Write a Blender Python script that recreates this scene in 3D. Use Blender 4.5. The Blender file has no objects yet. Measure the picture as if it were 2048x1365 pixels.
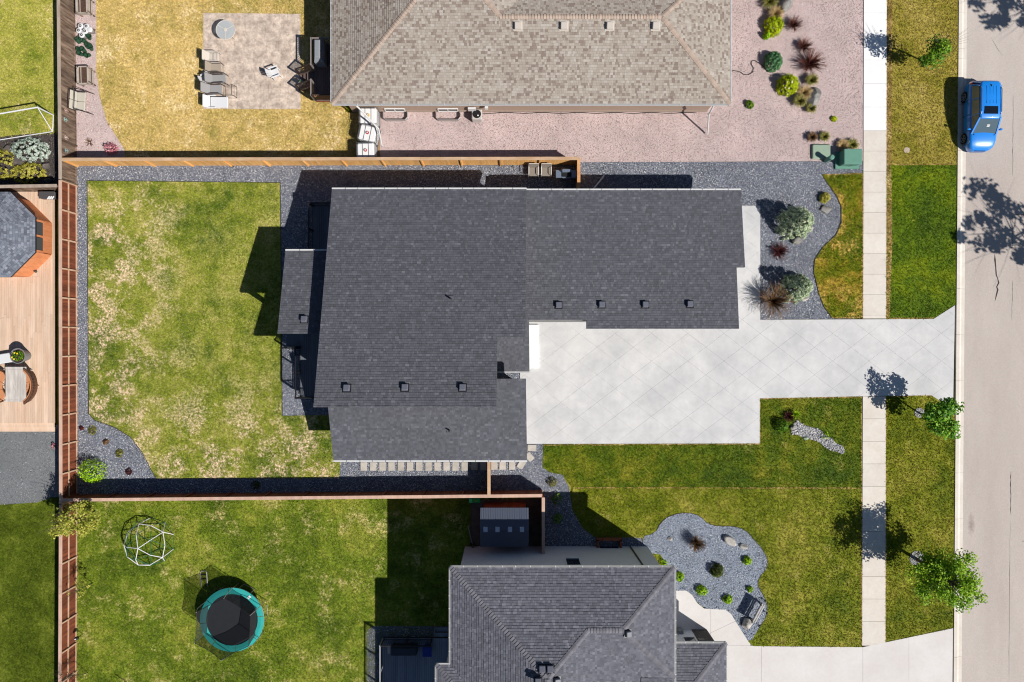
import bpy, math, random
import numpy as np
from mathutils import Vector, Matrix
random.seed(7)
RNG = np.random.default_rng(7)
R = math.radians
sc = bpy.context.scene
COL = sc.collection

# ------------------------------------------------------------------ camera
S = 0.0325          # metres on the ground per photo pixel (2048 wide)
H = 44.37           # height of the drone
cam = bpy.data.cameras.new('camera'); cam.lens = 24; cam.sensor_width = 36; cam.clip_end = 1000
co = bpy.data.objects.new('camera', cam); co.location = (0, 0, H); COL.objects.link(co); sc.camera = co
# ------------------------------------------------------------------ light
SHX, SHY = -0.825, 0.545            # shadow of a 1 m pole on the ground
sundir = Vector((-SHX, -SHY, 1.0)).normalized()   # towards the sun
elev = math.asin(sundir.z)
azim = math.atan2(sundir.x, sundir.y)             # clockwise from +Y
w = bpy.data.worlds.new('World'); sc.world = w; w.use_nodes = True
nt = w.node_tree
sky = nt.nodes.new('ShaderNodeTexSky'); sky.sky_type = 'NISHITA'; sky.sun_disc = False
sky.sun_elevation = elev; sky.sun_rotation = azim
sky.air_density = 1.0; sky.dust_density = 0.3; sky.ozone_density = 3.0
nt.links.new(sky.outputs[0], nt.nodes['Background'].inputs[0])
nt.nodes['Background'].inputs[1].default_value = 0.05
sl = bpy.data.lights.new('sun', 'SUN'); sl.energy = 5.0; sl.angle = R(0.5); sl.color = (1.0, 0.955, 0.89)
so = bpy.data.objects.new('sun', sl); so.rotation_euler = sundir.to_track_quat('Z', 'Y').to_euler()
so.location = (30, -20, 40); COL.objects.link(so)
sc.view_settings.view_transform = 'Standard'; sc.view_settings.look = 'None'
sc.view_settings.exposure = 0.28; sc.view_settings.gamma = 1
sc.view_settings.use_curve_mapping = False
sc.render.engine = 'CYCLES'; sc.cycles.filter_width = 1.1

# ------------------------------------------------------------------ coordinates
def P(px, py, h=0.0):
    k = 1 - h / H
    return Vector(((px - 1024) * S * k, (682.5 - py) * S * k, h))
def GP(pts):
    return [tuple(P(a, b)[:2]) for a, b in pts]
def on_plane(px, py, pl):
    a, b, c = pl
    xg = (px - 1024) * S; yg = (682.5 - py) * S
    h = (a * xg + b * yg + c) / (1 + (a * xg + b * yg) / H)
    return P(px, py, h)
def sgn_area(p):
    return 0.5 * sum(p[i][0] * p[(i + 1) % len(p)][1] - p[(i + 1) % len(p)][0] * p[i][1] for i in range(len(p)))
def ccw(p):
    return list(p) if sgn_area(p) > 0 else list(p)[::-1]
def clip_half(poly, n, d):      # keep n.p <= d
    out = []
    m = len(poly)
    for i in range(m):
        a = poly[i]; b = poly[(i + 1) % m]
        da = n[0] * a[0] + n[1] * a[1] - d; db = n[0] * b[0] + n[1] * b[1] - d
        if da <= 0: out.append(a)
        if (da < 0 and db > 0) or (da > 0 and db < 0):
            t = da / (da - db); out.append((a[0] + (b[0] - a[0]) * t, a[1] + (b[1] - a[1]) * t))
    return out
def clip_convex(poly, conv):
    conv = ccw(conv)
    for i in range(len(conv)):
        a = conv[i]; b = conv[(i + 1) % len(conv)]
        n = (b[1] - a[1], -(b[0] - a[0]))
        poly = clip_half(poly, n, n[0] * a[0] + n[1] * a[1])
        if len(poly) < 3: return []
    out = []
    for p in poly:
        if not out or abs(p[0] - out[-1][0]) + abs(p[1] - out[-1][1]) > 1e-4: out.append(p)
    if len(out) > 2 and abs(out[0][0] - out[-1][0]) + abs(out[0][1] - out[-1][1]) < 1e-4: out.pop()
    return out if len(out) > 2 else []
def pip(pts, poly):             # numpy point in polygon
    x = pts[:, 0]; y = pts[:, 1]; ins = np.zeros(len(pts), bool)
    n = len(poly); j = n - 1
    for i in range(n):
        xi, yi = poly[i]; xj, yj = poly[j]
        if yi != yj:
            c = ((yi > y) != (yj > y)) & (x < (xj - xi) * (y - yi) / (yj - yi) + xi)
            ins ^= c
        j = i
    return ins
def smooth_poly(pts, it=2):     # Chaikin
    for _ in range(it):
        q = []
        for i in range(len(pts)):
            a = pts[i]; b = pts[(i + 1) % len(pts)]
            q.append((a[0] * .75 + b[0] * .25, a[1] * .75 + b[1] * .25)); q.append((a[0] * .25 + b[0] * .75, a[1] * .25 + b[1] * .75))
        pts = q
    return pts

# ------------------------------------------------------------------ materials
K = 1.45       # display value of a white sunlit ground, used to turn photo colours into albedo
def lin(u):
    u /= 255.0
    return u / 12.92 if u <= .04045 else ((u + .055) / 1.055) ** 2.4
def C(r, g, b, k=None):
    k = k or K
    return (min(lin(r) / k, .86), min(lin(g) / k, .86), min(lin(b) / k, .86), 1)
MATS = {}
class NT:
    def __init__(s, name):
        s.m = bpy.data.materials.new(name); s.m.use_nodes = True; s.t = s.m.node_tree
        s.b = s.t.nodes['Principled BSDF']; s.out = s.t.nodes['Material Output']
    def n(s, typ, **kw):
        nd = s.t.nodes.new(typ)
        for k, v in kw.items():
            if k.startswith('i_'):
                key = k[2:]; nd.inputs[int(key) if key.isdigit() else key].default_value = v
            else: setattr(nd, k, v)
        return nd
    def l(s, a, b): s.t.links.new(a, b)
    def pos(s, sx=1, sy=1, sz=1):
        g = s.n('ShaderNodeNewGeometry')
        if sx == sy == sz == 1: return g.outputs['Position']
        m = s.n('ShaderNodeVectorMath', operation='MULTIPLY'); m.inputs[1].default_value = (sx, sy, sz)
        s.l(g.outputs['Position'], m.inputs[0]); return m.outputs[0]
    def noise(s, scale, detail=4, rough=.6, vec=None):
        nd = s.n('ShaderNodeTexNoise'); nd.inputs['Scale'].default_value = scale
        nd.inputs['Detail'].default_value = detail; nd.inputs['Roughness'].default_value = rough
        s.l(vec if vec is not None else s.pos(), nd.inputs['Vector']); return nd.outputs['Fac']
    def ramp(s, fac, stops, interp='LINEAR'):
        nd = s.n('ShaderNodeValToRGB'); e = nd.color_ramp.elements; nd.color_ramp.interpolation = interp
        while len(e) < len(stops): e.new(.5)
        for i, (p, c) in enumerate(stops):
            e[i].position = p; e[i].color = c if hasattr(c, '__len__') else (c, c, c, 1)
        s.l(fac, nd.inputs[0]); return nd.outputs[0]
    def mix(s, fac, a, b, blend='MIX'):
        nd = s.n('ShaderNodeMix', data_type='RGBA', blend_type=blend)
        for sock, v in ((nd.inputs[0], fac), (nd.inputs[6], a), (nd.inputs[7], b)):
            if hasattr(v, 'is_output') or isinstance(v, bpy.types.NodeSocket): s.l(v, sock)
            else: sock.default_value = v
        return nd.outputs[2]
    def attr(s, name='tone'):
        return s.n('ShaderNodeAttribute', attribute_name=name).outputs['Fac']
    def mathn(s, op, a, b):
        nd = s.n('ShaderNodeMath', operation=op)
        for i, v in enumerate((a, b)):
            if isinstance(v, bpy.types.NodeSocket): s.l(v, nd.inputs[i])
            else: nd.inputs[i].default_value = v
        return nd.outputs[0]
    def bump(s, h, strength=.4, dist=.02):
        nd = s.n('ShaderNodeBump'); nd.inputs['Strength'].default_value = strength; nd.inputs['Distance'].default_value = dist
        s.l(h, nd.inputs['Height']); s.l(nd.outputs[0], s.b.inputs['Normal'])
    def objvar(s, col, amt):
        r = s.n('ShaderNodeObjectInfo').outputs['Random']
        f = s.n('ShaderNodeMapRange'); f.inputs[3].default_value = 1 - amt; f.inputs[4].default_value = 1 + amt
        s.l(r, f.inputs[0])
        return s.mix(1.0, col, f.outputs[0], 'MULTIPLY')
def mat(name, c, c2=None, rough=.8, metal=0.0, objvar=0.0, nz=None, namt=.18, nz2=None, bump=None, spec=.3, tone=False, stretch=None, coat=0, stops=None, emit=None):
    """c = base colour; tone = mix c->c2 by the 'tone' attribute; nz = scale of a mottling noise c->c2 (or +-namt)"""
    if name in MATS: return MATS[name]
    t = NT(name); col = None
    base = t.n('ShaderNodeRGB'); base.outputs[0].default_value = c; col = base.outputs[0]
    if stops is not None:
        col = t.ramp(t.attr(), stops)
    elif tone and c2 is not None:
        col = t.mix(t.attr(), c, c2)
    elif nz and c2 is not None:
        f = t.noise(nz, 5, .65, t.pos(*stretch) if stretch else None)
        f = t.ramp(f, [(.35, 0.0), (.65, 1.0)])
        col = t.mix(f, c, c2)
    if nz2 or (nz and c2 is None):
        f = t.noise(nz2 or nz, 4, .7, t.pos(*stretch) if stretch else None)
        f = t.ramp(f, [(.25, 1 - namt), (.75, 1 + namt)])
        col = t.mix(1.0, col, f, 'MULTIPLY')
    if objvar: col = t.objvar(col, objvar)
    t.l(col, t.b.inputs['Base Color'])
    t.b.inputs['Roughness'].default_value = rough; t.b.inputs['Metallic'].default_value = metal
    t.b.inputs['Specular IOR Level'].default_value = spec
    if coat: t.b.inputs['Coat Weight'].default_value = coat; t.b.inputs['Coat Roughness'].default_value = .06
    if bump: t.bump(t.noise(bump[0], 4, .6, t.pos(*stretch) if stretch else None), bump[1], bump[2] if len(bump) > 2 else .02)
    MATS[name] = t.m; return t.m

# ------------------------------------------------------------------ mesh builder
MW = {}      # world matrix of each root / part
class MB:
    warp = None
    def __init__(s): s.v = []; s.f = []; s.t = []
    def add(s, vs, fs, tone=.5):
        o = len(s.v); s.v += [tuple(p) for p in vs]; s.f += [tuple(i + o for i in f) for f in fs]; s.t += [tone] * len(vs); return s
    def hexa(s, b, t, tone=.5):      # 4 bottom + 4 top points, same order (ccw)
        return s.add(list(b) + list(t), [(3, 2, 1, 0), (4, 5, 6, 7), (0, 1, 5, 4), (1, 2, 6, 5), (2, 3, 7, 6), (3, 0, 4, 7)], tone)
    def box(s, c, size, rz=0, tone=.5, M=None):
        x, y, z = size[0] / 2, size[1] / 2, size[2] / 2
        p = [Vector(q) for q in ((-x, -y, -z), (x, -y, -z), (x, y, -z), (-x, y, -z), (-x, -y, z), (x, -y, z), (x, y, z), (-x, y, z))]
        m = Matrix.Translation(c) @ (M if M is not None else Matrix.Rotation(rz, 4, 'Z'))
        p = [m @ q for q in p]
        return s.hexa(p[:4], p[4:], tone)
    def rbox(s, c, size, b=.03, rz=0, tone=.5, M=None):   # chamfered box
        x, y, z = size[0] / 2, size[1] / 2, size[2] / 2
        b = min(b, x * .95, y * .95, z * .95)
        m = Matrix.Translation(c) @ (M if M is not None else Matrix.Rotation(rz, 4, 'Z'))
        def ring(xx, yy, zz, bb): return [m @ Vector(q) for q in ((-xx + bb, -yy, zz), (xx - bb, -yy, zz), (xx, -yy + bb, zz), (xx, yy - bb, zz), (xx - bb, yy, zz), (-xx + bb, yy, zz), (-xx, yy - bb, zz), (-xx, -yy + bb, zz))]
        rs = [ring(x - b, y - b, -z, b * .5), ring(x, y, -z + b, b), ring(x, y, z - b, b), ring(x - b, y - b, z, b * .5)]
        return s.loft(rs, tone=tone)
    def loft(s, rings, closed=True, cap=True, tone=.5):
        n = len(rings[0]); o = len(s.v)
        for r in rings: s.v += [tuple(p) for p in r]; s.t += [tone] * n
        for i in range(len(rings) - 1):
            for j in range(n if closed else n - 1):
                k = (j + 1) % n
                s.f.append((o + i * n + j, o + i * n + k, o + (i + 1) * n + k, o + (i + 1) * n + j))
        if cap and closed:
            s.f.append(tuple(o + j for j in range(n))[::-1]); s.f.append(tuple(o + (len(rings) - 1) * n + j for j in range(n)))
        return s
    def prism(s, poly, z0, z1, tone=.5):
        poly = ccw(poly); n = len(poly)
        f0 = z0 if callable(z0) else (lambda x, y: z0); f1 = z1 if callable(z1) else (lambda x, y: z1)
        vs = [(x, y, f0(x, y)) for x, y in poly] + [(x, y, f1(x, y)) for x, y in poly]
        fs = [tuple(range(n))[::-1], tuple(range(n, 2 * n))] + [(i, (i + 1) % n, n + (i + 1) % n, n + i) for i in range(n)]
        return s.add(vs, fs, tone)
    def sheet(s, poly, z, tone=.5):
        poly = ccw(poly)
        f = z if callable(z) else (lambda x, y: z)
        return s.add([(x, y, f(x, y)) for x, y in poly], [tuple(range(len(poly)))], tone)
    def tube(s, p0, p1, r0, r1=None, n=8, tone=.5):
        p0 = Vector(p0); p1 = Vector(p1); r1 = r0 if r1 is None else r1
        d = (p1 - p0).normalized(); a = d.orthogonal().normalized(); b = d.cross(a)
        r = lambda c, q: [c + (a * math.cos(2 * math.pi * i / n) + b * math.sin(2 * math.pi * i / n)) * q for i in range(n)]
        return s.loft([r(p0, r0), r(p1, r1)], tone=tone)
    def path(s, pts, r, n=8, closed=False, tone=.5):
        pts = [Vector(p) for p in pts]; rings = []; m = len(pts); prev = None
        for i, p in enumerate(pts):
            if closed: d = (pts[(i + 1) % m] - pts[i - 1])
            else: d = pts[min(i + 1, m - 1)] - pts[max(i - 1, 0)]
            d.normalize()
            a = d.orthogonal().normalized() if prev is None else (prev - d * prev.dot(d)).normalized()
            prev = a; b = d.cross(a); rr = r[i] if hasattr(r, '__len__') else r
            rings.append([p + (a * math.cos(2 * math.pi * j / n) + b * math.sin(2 * math.pi * j / n)) * rr for j in range(n)])
        if closed: rings.append(rings[0])
        return s.loft(rings, cap=not closed, tone=tone)
    def bar(s, p0, p1, wd, th, tone=.5, up=(0, 0, 1)):    # rectangular bar, wd across, th along up
        p0 = Vector(p0); p1 = Vector(p1); d = (p1 - p0).normalized(); u = Vector(up)
        a = d.cross(u)
        if a.length < 1e-4: a = Vector((1, 0, 0)) if abs(d.x) < .9 else Vector((0, 1, 0)); a = (a - d * a.dot(d))
        a.normalize(); b = a.cross(d).normalized()
        r = lambda c: [c - a * wd / 2 - b * th / 2, c + a * wd / 2 - b * th / 2, c + a * wd / 2 + b * th / 2, c - a * wd / 2 + b * th / 2]
        return s.loft([r(p0), r(p1)], tone=tone)
    def lathe(s, prof, c=(0, 0, 0), n=20, tone=.5, cap=True):
        rings = [[(c[0] + r * math.cos(2 * math.pi * i / n), c[1] + r * math.sin(2 * math.pi * i / n), c[2] + z) for i in range(n)] for r, z in prof]
        return s.loft(rings, cap=cap, tone=tone)
    def arrays(s, V, F, T):          # numpy verts, faces, tones
        o = len(s.v); s.v += V.tolist(); s.f += (F + o).tolist(); s.t += T.tolist(); return s
    def mesh(s, name, M=None, mats=(), smooth=False):
        me = bpy.data.meshes.new(name)
        vs = s.v
        if M is not None: vs = [tuple(M @ Vector(p)) for p in s.v]
        me.from_pydata(vs, [], s.f)
        a = me.attributes.new('tone', 'FLOAT', 'POINT'); a.data.foreach_set('value', np.array(s.t, dtype=np.float32))
        for m in mats: me.materials.append(m)
        if smooth: me.polygons.foreach_set('use_smooth', [True] * len(me.polygons))
        me.update(); return me
    def build(s, name, m, parent=None, at=None, local=False, smooth=False, kind=None, label=None, bevel=0):
        """parts: parent = root (vertices in world space unless local); things of one mesh: at = base point"""
        if MB.warp: s.v = [MB.warp(p) for p in s.v]
        if parent is not None:
            M = None if local else MW[parent.name].inverted()
            me = s.mesh(name, M, [m], smooth); o = bpy.data.objects.new(name, me); COL.objects.link(o); o.parent = parent
            MW[o.name] = MW[parent.name]
        else:
            at = Vector(at) if at is not None else Vector((0, 0, 0))
            me = s.mesh(name, None if local else Matrix.Translation(-at), [m], smooth); o = bpy.data.objects.new(name, me); COL.objects.link(o); o.location = at
            MW[o.name] = Matrix.Translation(at)
        if kind: o['kind'] = kind
        if label: o['label'] = label
        if bevel:
            b = o.modifiers.new('bevel', 'BEVEL'); b.width = bevel; b.segments = 2; b.limit_method = 'ANGLE'
        return o
def fast_mesh(name, V, F, T, m):     # numpy mesh, F (n,3) or (n,4)
    me = bpy.data.meshes.new(name); n, k = F.shape
    me.vertices.add(len(V)); me.vertices.foreach_set('co', V.astype(np.float32).ravel())
    me.loops.add(n * k); me.loops.foreach_set('vertex_index', F.astype(np.int32).ravel())
    me.polygons.add(n); me.polygons.foreach_set('loop_start', np.arange(0, n * k, k, dtype=np.int32))
    me.update(calc_edges=True)
    a = me.attributes.new('tone', 'FLOAT', 'POINT'); a.data.foreach_set('value', T.astype(np.float32))
    me.materials.append(m); return me
def link(name, me, parent=None, at=None, kind=None):
    o = bpy.data.objects.new(name, me); COL.objects.link(o)
    if parent is not None: o.parent = parent; MW[o.name] = MW[parent.name]
    if at is not None: o.location = at
    if kind: o['kind'] = kind
    return o
def thing(name, label, cat, loc, rz=0, group=None):
    o = bpy.data.objects.new(name, None); COL.objects.link(o); o.empty_display_size = .2
    o.location = loc; o.rotation_euler = (0, 0, rz); o['label'] = label; o['category'] = cat
    if group: o['group'] = group
    MW[o.name] = Matrix.Translation(loc) @ Matrix.Rotation(rz, 4, 'Z'); return o
def tag(o, label, cat, group=None):
    o['label'] = label; o['category'] = cat
    if group: o['group'] = group
    return o
def dup(root, loc, rz=None, label=None, scale=None):
    r = root.copy(); COL.objects.link(r); r.location = loc
    if rz is not None: r.rotation_euler = (0, 0, rz)
    if scale: r.scale = scale
    if label: r['label'] = label
    def kids(a, b):
        for ch in a.children:
            c = ch.copy(); COL.objects.link(c); c.parent = b; kids(ch, c)
    kids(root, r); return r
def inst(name, me, parent, M, kind=None):    # a piece sharing mesh data; M in world space
    o = bpy.data.objects.new(name, me); COL.objects.link(o); o.parent = parent
    o.matrix_local = MW[parent.name].inverted() @ M
    return o
# ------------------------------------------------------------------ scatter helpers
def scatter(poly, dens, holes=(), clip=(-60, -60, 2110, 1425)):
    xs = [p[0] for p in poly]; ys = [p[1] for p in poly]
    (cx0, cy1), (cx1, cy0) = GP([(clip[0], clip[1])])[0], GP([(clip[2], clip[3])])[0]
    x0, x1, y0, y1 = max(min(xs), cx0), min(max(xs), cx1), max(min(ys), cy0), min(max(ys), cy1)
    if x1 <= x0 or y1 <= y0: return np.zeros((0, 2))
    n = int((x1 - x0) * (y1 - y0) * dens)
    p = np.stack([RNG.uniform(x0, x1, n), RNG.uniform(y0, y1, n)], 1)
    k = pip(p, poly)
    for h in holes: k &= ~pip(p, h)
    return p[k]
def stones(p, r0, r1, z, flat=.6):
    n = len(p)
    base = np.array([(1, 0, 0), (-1, 0, 0), (0, 1, 0), (0, -1, 0), (0, 0, 1), (0, 0, -1)], float)
    base = np.array([(1, .1, .1), (-.9, -.2, .15), (.15, .8, -.1), (-.1, -.9, .1), (.2, .1, .9), (-.1, 0, -.8)])
    F = np.array([(0, 2, 4), (2, 1, 4), (1, 3, 4), (3, 0, 4), (2, 0, 5), (1, 2, 5), (3, 1, 5), (0, 3, 5)])
    sz = RNG.uniform(r0, r1, n)[:, None, None] * RNG.uniform(.65, 1.3, (n, 1, 3)); sz[:, :, 2] *= flat
    a = RNG.uniform(0, 6.283, n); t = RNG.normal(0, .45, n)
    v = base[None] * sz + RNG.normal(0, .12, (n, 6, 3)) * sz
    c, s_ = np.cos(t)[:, None], np.sin(t)[:, None]
    y = v[:, :, 1] * c - v[:, :, 2] * s_; zz = v[:, :, 1] * s_ + v[:, :, 2] * c
    c, s_ = np.cos(a)[:, None], np.sin(a)[:, None]
    x = v[:, :, 0] * c - y * s_; y = v[:, :, 0] * s_ + y * c
    V = np.stack([x + p[:, 0:1], y + p[:, 1:2], zz + z + sz[:, :, 2] * .35], 2).reshape(-1, 3)
    FF = (F[None] + (np.arange(n) * 6)[:, None, None]).reshape(-1, 3)
    T = np.repeat(RNG.uniform(0, 1, n), 6)
    return V, FF, T
def tufts(p, z, h0=.03, h1=.08, nb=3):
    n = len(p) * nb
    q = np.repeat(p, nb, 0) + RNG.normal(0, .025, (n, 2))
    a = RNG.uniform(0, 6.283, n); h = RNG.uniform(h0, h1, n); ln = RNG.uniform(.4, 1.5, n) * h; wd = RNG.uniform(.010, .024, n)
    b = a + math.pi / 2
    v0 = np.stack([q[:, 0] - np.cos(b) * wd, q[:, 1] - np.sin(b) * wd, np.full(n, z)], 1)
    v1 = np.stack([q[:, 0] + np.cos(b) * wd, q[:, 1] + np.sin(b) * wd, np.full(n, z)], 1)
    v2 = np.stack([q[:, 0] + np.cos(a) * ln, q[:, 1] + np.sin(a) * ln, z + h], 1)
    V = np.stack([v0, v1, v2], 1).reshape(-1, 3); F = np.arange(n * 3).reshape(-1, 3)
    return V, F, np.repeat(RNG.uniform(0, 1, n), 3)

# ------------------------------------------------------------------ ground materials
def lawn_mat(name, dark, mid, light, straw, amt=.5, big=.22, thr=.55, stripe=0, sat=1.02, gain=1.08, where=None, fleck=.22):
    t = NT(name)
    f1 = t.noise(big, 3, .55); f2 = t.noise(1.1, 5, .65); f3 = t.noise(6.5, 5, .75); f4 = t.noise(26, 3, .7)
    m = t.mathn('ADD', t.mathn('MULTIPLY', f1, .55), t.mathn('MULTIPLY', f2, .45))
    if stripe:
        wv = t.n('ShaderNodeTexWave'); wv.inputs['Scale'].default_value = stripe; wv.inputs['Distortion'].default_value = 1.5; wv.bands_direction = 'X'
        t.l(t.pos(), wv.inputs['Vector']); m = t.mathn('ADD', t.mathn('MULTIPLY', m, .9), t.mathn('MULTIPLY', wv.outputs['Fac'], .07))
    col = t.ramp(m, [(.36, dark), (.50, mid), (.64, light)])
    # straw / thatch
    s1 = t.noise(.55, 4, .6); s2 = t.noise(2.6, 7, .8)
    sm = t.mathn('ADD', t.mathn('MULTIPLY', s1, .55), t.mathn('MULTIPLY', s2, .45))
    sm = t.ramp(sm, [(thr, 0.0), (thr + .07, 1.0)])
    sm = t.mathn('MULTIPLY', sm, t.ramp(f3, [(.42, 0.0), (.58, 1.0)]))
    if where:      # dry thatch gathers along the fence side and the low end of this yard
        sp = t.n('ShaderNodeSeparateXYZ'); t.l(t.pos(), sp.inputs[0]); fs = []
        for ax, a, b in where:
            mr = t.n('ShaderNodeMapRange'); mr.inputs[1].default_value = a; mr.inputs[2].default_value = b; t.l(sp.outputs[ax], mr.inputs[0]); fs.append(mr.outputs[0])
        wv = t.mathn('MAXIMUM', fs[0], fs[1]); sm = t.mathn('MULTIPLY', sm, t.mathn('ADD', t.mathn('MULTIPLY', wv, .92), .08))
    col = t.mix(t.mathn('MULTIPLY', sm, amt), col, straw)
    fl = t.ramp(t.noise(9, 3, .65), [(.56, 0.0), (.66, 1.0)])
    col = t.mix(t.mathn('MULTIPLY', fl, fleck), col, straw)
    col = t.mix(1.0, col, t.ramp(f3, [(.28, .58), (.72, 1.42)]), 'MULTIPLY')
    col = t.mix(1.0, col, t.ramp(f4, [(.25, .7), (.75, 1.3)]), 'MULTIPLY')
    col = t.mix(1.0, col, t.ramp(t.attr(), [(0, .62), (.5, 1.0), (1, 1.5)]), 'MULTIPLY')
    hs = t.n('ShaderNodeHueSaturation'); hs.inputs['Saturation'].default_value = sat; hs.inputs['Value'].default_value = gain; t.l(col, hs.inputs['Color']); col = hs.outputs[0]
    t.l(col, t.b.inputs['Base Color']); t.b.inputs['Roughness'].default_value = .75; t.b.inputs['Specular IOR Level'].default_value = .15
    t.bump(f4, .5, .03); return t.m
def gravel_mat(name, stops, sheet):
    t = NT(name)
    a = t.ramp(t.attr(), stops)
    f = t.noise(.5, 4, .6); f2 = t.noise(30, 3, .7)
    a = t.mix(1.0, a, t.ramp(f, [(.3, .88), (.7, 1.12)]), 'MULTIPLY')
    a = t.mix(1.0, a, t.ramp(f2, [(.25, .6), (.75, 1.4)]), 'MULTIPLY')
    t.l(a, t.b.inputs['Base Color']); t.b.inputs['Roughness'].default_value = .8; t.b.inputs['Specular IOR Level'].default_value = .25
    t.bump(f2, .6, .03); MATS[name] = t.m; return t.m
STRAW = C(244, 212, 184)
LM = {
 'lt': lawn_mat('grass_dry_gold', C(164, 150, 68), C(208, 179, 102), C(230, 199, 128), C(246, 226, 182), .75, .2, .53, sat=.96),
 'lm': lawn_mat('grass_main', C(76, 104, 2), C(140, 149, 38), C(186, 178, 88), STRAW, .95, .2, .485, where=((0, P(400, 0).x, P(230, 0).x), (1, P(0, 740).y, P(0, 900).y)), sat=.96),
 'lb': lawn_mat('grass_back_south', C(74, 98, 2), C(112, 132, 18), C(158, 161, 54), C(215, 195, 135), .75, .25, .53, sat=.97),
 'll': lawn_mat('grass_west_north', C(120, 134, 40), C(168, 166, 74), C(194, 184, 100), STRAW, .5, .3, .55),
 'lw': lawn_mat('grass_west_south', C(64, 80, 8), C(90, 106, 24), C(124, 134, 48), C(170, 160, 90), .3, .3, .6),
 'bn': lawn_mat('grass_olive', C(126, 124, 32), C(160, 146, 62), C(184, 166, 88), C(206, 180, 118), .5, .35, .56),
 'bg': lawn_mat('grass_deep', C(60, 88, 2), C(88, 114, 4), C(122, 138, 16), C(205, 195, 110), .5, .35, .62),
 'bs': lawn_mat('grass_boulevard', C(84, 102, 2), C(120, 126, 22), C(156, 150, 56), C(196, 178, 112), .45, .3, .58),
 'fn': lawn_mat('grass_front', C(60, 86, 0), C(86, 106, 4), C(136, 136, 38), C(196, 178, 110), .5, .3, .58),
 'fs': lawn_mat('grass_front_south', C(84, 102, 4), C(120, 128, 26), C(160, 154, 62), C(200, 182, 120), .5, .3, .57),
 'is': lawn_mat('grass_island', C(70, 96, 0), C(114, 120, 12), C(180, 150, 56), C(222, 182, 104), .8, .42, .50),
}
DG = gravel_mat('gravel_dark', [(0, C(55, 60, 69)), (.4, C(133, 137, 151)), (.68, C(190, 197, 206)), (.86, C(249, 249, 249)), (1, C(249, 249, 249))], None)
PG = gravel_mat('gravel_pink', [(0, C(158, 134, 133)), (.3, C(209, 186, 183)), (.75, C(242, 223, 220)), (1, C(251, 251, 250))], None)
LG = gravel_mat('gravel_bed_blue', [(0, C(70, 75, 89)), (.4, C(153, 163, 179)), (.8, C(213, 221, 237)), (1, C(247, 247, 247))], None)
RS = gravel_mat('river_stone', [(0, C(120, 122, 126)), (.4, C(190, 190, 195)), (.8, C(214, 210, 208)), (1, C(245, 242, 236))], None)
NG = gravel_mat('gravel_west', [(0, C(80, 83, 88)), (.5, C(145, 148, 150)), (.9, C(189, 189, 192)), (1, C(252, 252, 252))], None)
MU = gravel_mat('mulch', [(0, C(40, 36, 34)), (.5, C(92, 84, 80)), (.85, C(128, 120, 116)), (1, C(170, 160, 150))], None)
DIRT = mat('dirt_pad', C(120, 104, 92), C(92, 80, 70), nz=3, nz2=20, bump=(30, .5, .03))
CONC = mat('concrete_grey', C(208, 208, 209), C(231, 230, 229), rough=.85, nz=.35, nz2=1.6, namt=.07, objvar=.01, bump=(60, .15, .01))
CONW = mat('concrete_new', (.67, .67, .68, 1), (.73, .73, .73, 1), rough=.85, nz=.8, nz2=6, namt=.03, objvar=.015, bump=(60, .12, .01))
CONB = mat('concrete_beige', C(230, 220, 208), C(240, 232, 222), rough=.88, nz=.7, nz2=5, namt=.06, objvar=.03, bump=(60, .15, .01))
CONS = mat('concrete_south_drive', C(228, 222, 218), C(236, 232, 229), rough=.85, nz=.5, nz2=5, namt=.04, objvar=.02, bump=(60, .15, .01))
JOINT = mat('joint_filler', C(166, 163, 160), rough=.95)
def asphalt():
    t = NT('asphalt')
    f = t.noise(.3, 4, .6, t.pos(1, .25, 1)); f2 = t.noise(14, 4, .75); f3 = t.noise(55, 2, .8)
    c = t.ramp(f, [(.3, C(194, 182, 174)), (.7, C(212, 201, 193))])
    c = t.mix(1.0, c, t.ramp(f2, [(.3, .90), (.7, 1.08)]), 'MULTIPLY')
    c = t.mix(1.0, c, t.ramp(f3, [(.3, .82), (.7, 1.16)]), 'MULTIPLY')
    # an oil stain and darker wheel lines with shapes of their own
    v = t.n('ShaderNodeVectorMath', operation='SUBTRACT'); v.inputs[1].default_value = P(1943, 1050); t.l(t.pos(1, 1, 1), v.inputs[0])
    m = t.n('ShaderNodeVectorMath', operation='MULTIPLY'); m.inputs[1].default_value = (2.2, .75, 1); t.l(v.outputs[0], m.inputs[0])
    ln = t.n('ShaderNodeVectorMath', operation='LENGTH'); t.l(m.outputs[0], ln.inputs[0])
    st = t.ramp(t.mathn('ADD', ln.outputs['Value'], t.mathn('MULTIPLY', t.noise(4, 5, .7), .8)), [(.45, .55), (1.1, 0.0)])
    c = t.mix(st, c, C(112, 92, 82))
    t.l(c, t.b.inputs['Base Color']); t.b.inputs['Roughness'].default_value = .9; t.bump(f3, .4, .02); return t.m
ASPH = asphalt()
TAR = mat('crack_dark', C(70, 62, 58), nz2=8, rough=.9)  # even dark colour of the crack and seam strips

# ------------------------------------------------------------------ ground
def structure(name, mb, m, parent=None):
    o = mb.build(name, m, parent) if parent is not None else mb.build(name, m)
    if parent is None: o['kind'] = 'structure'
    return o
b = MB(); b.sheet([(-180, -150), (180, -150), (180, 150), (-180, 150)], -.06); structure('ground', b, LM['bs'])

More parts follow.
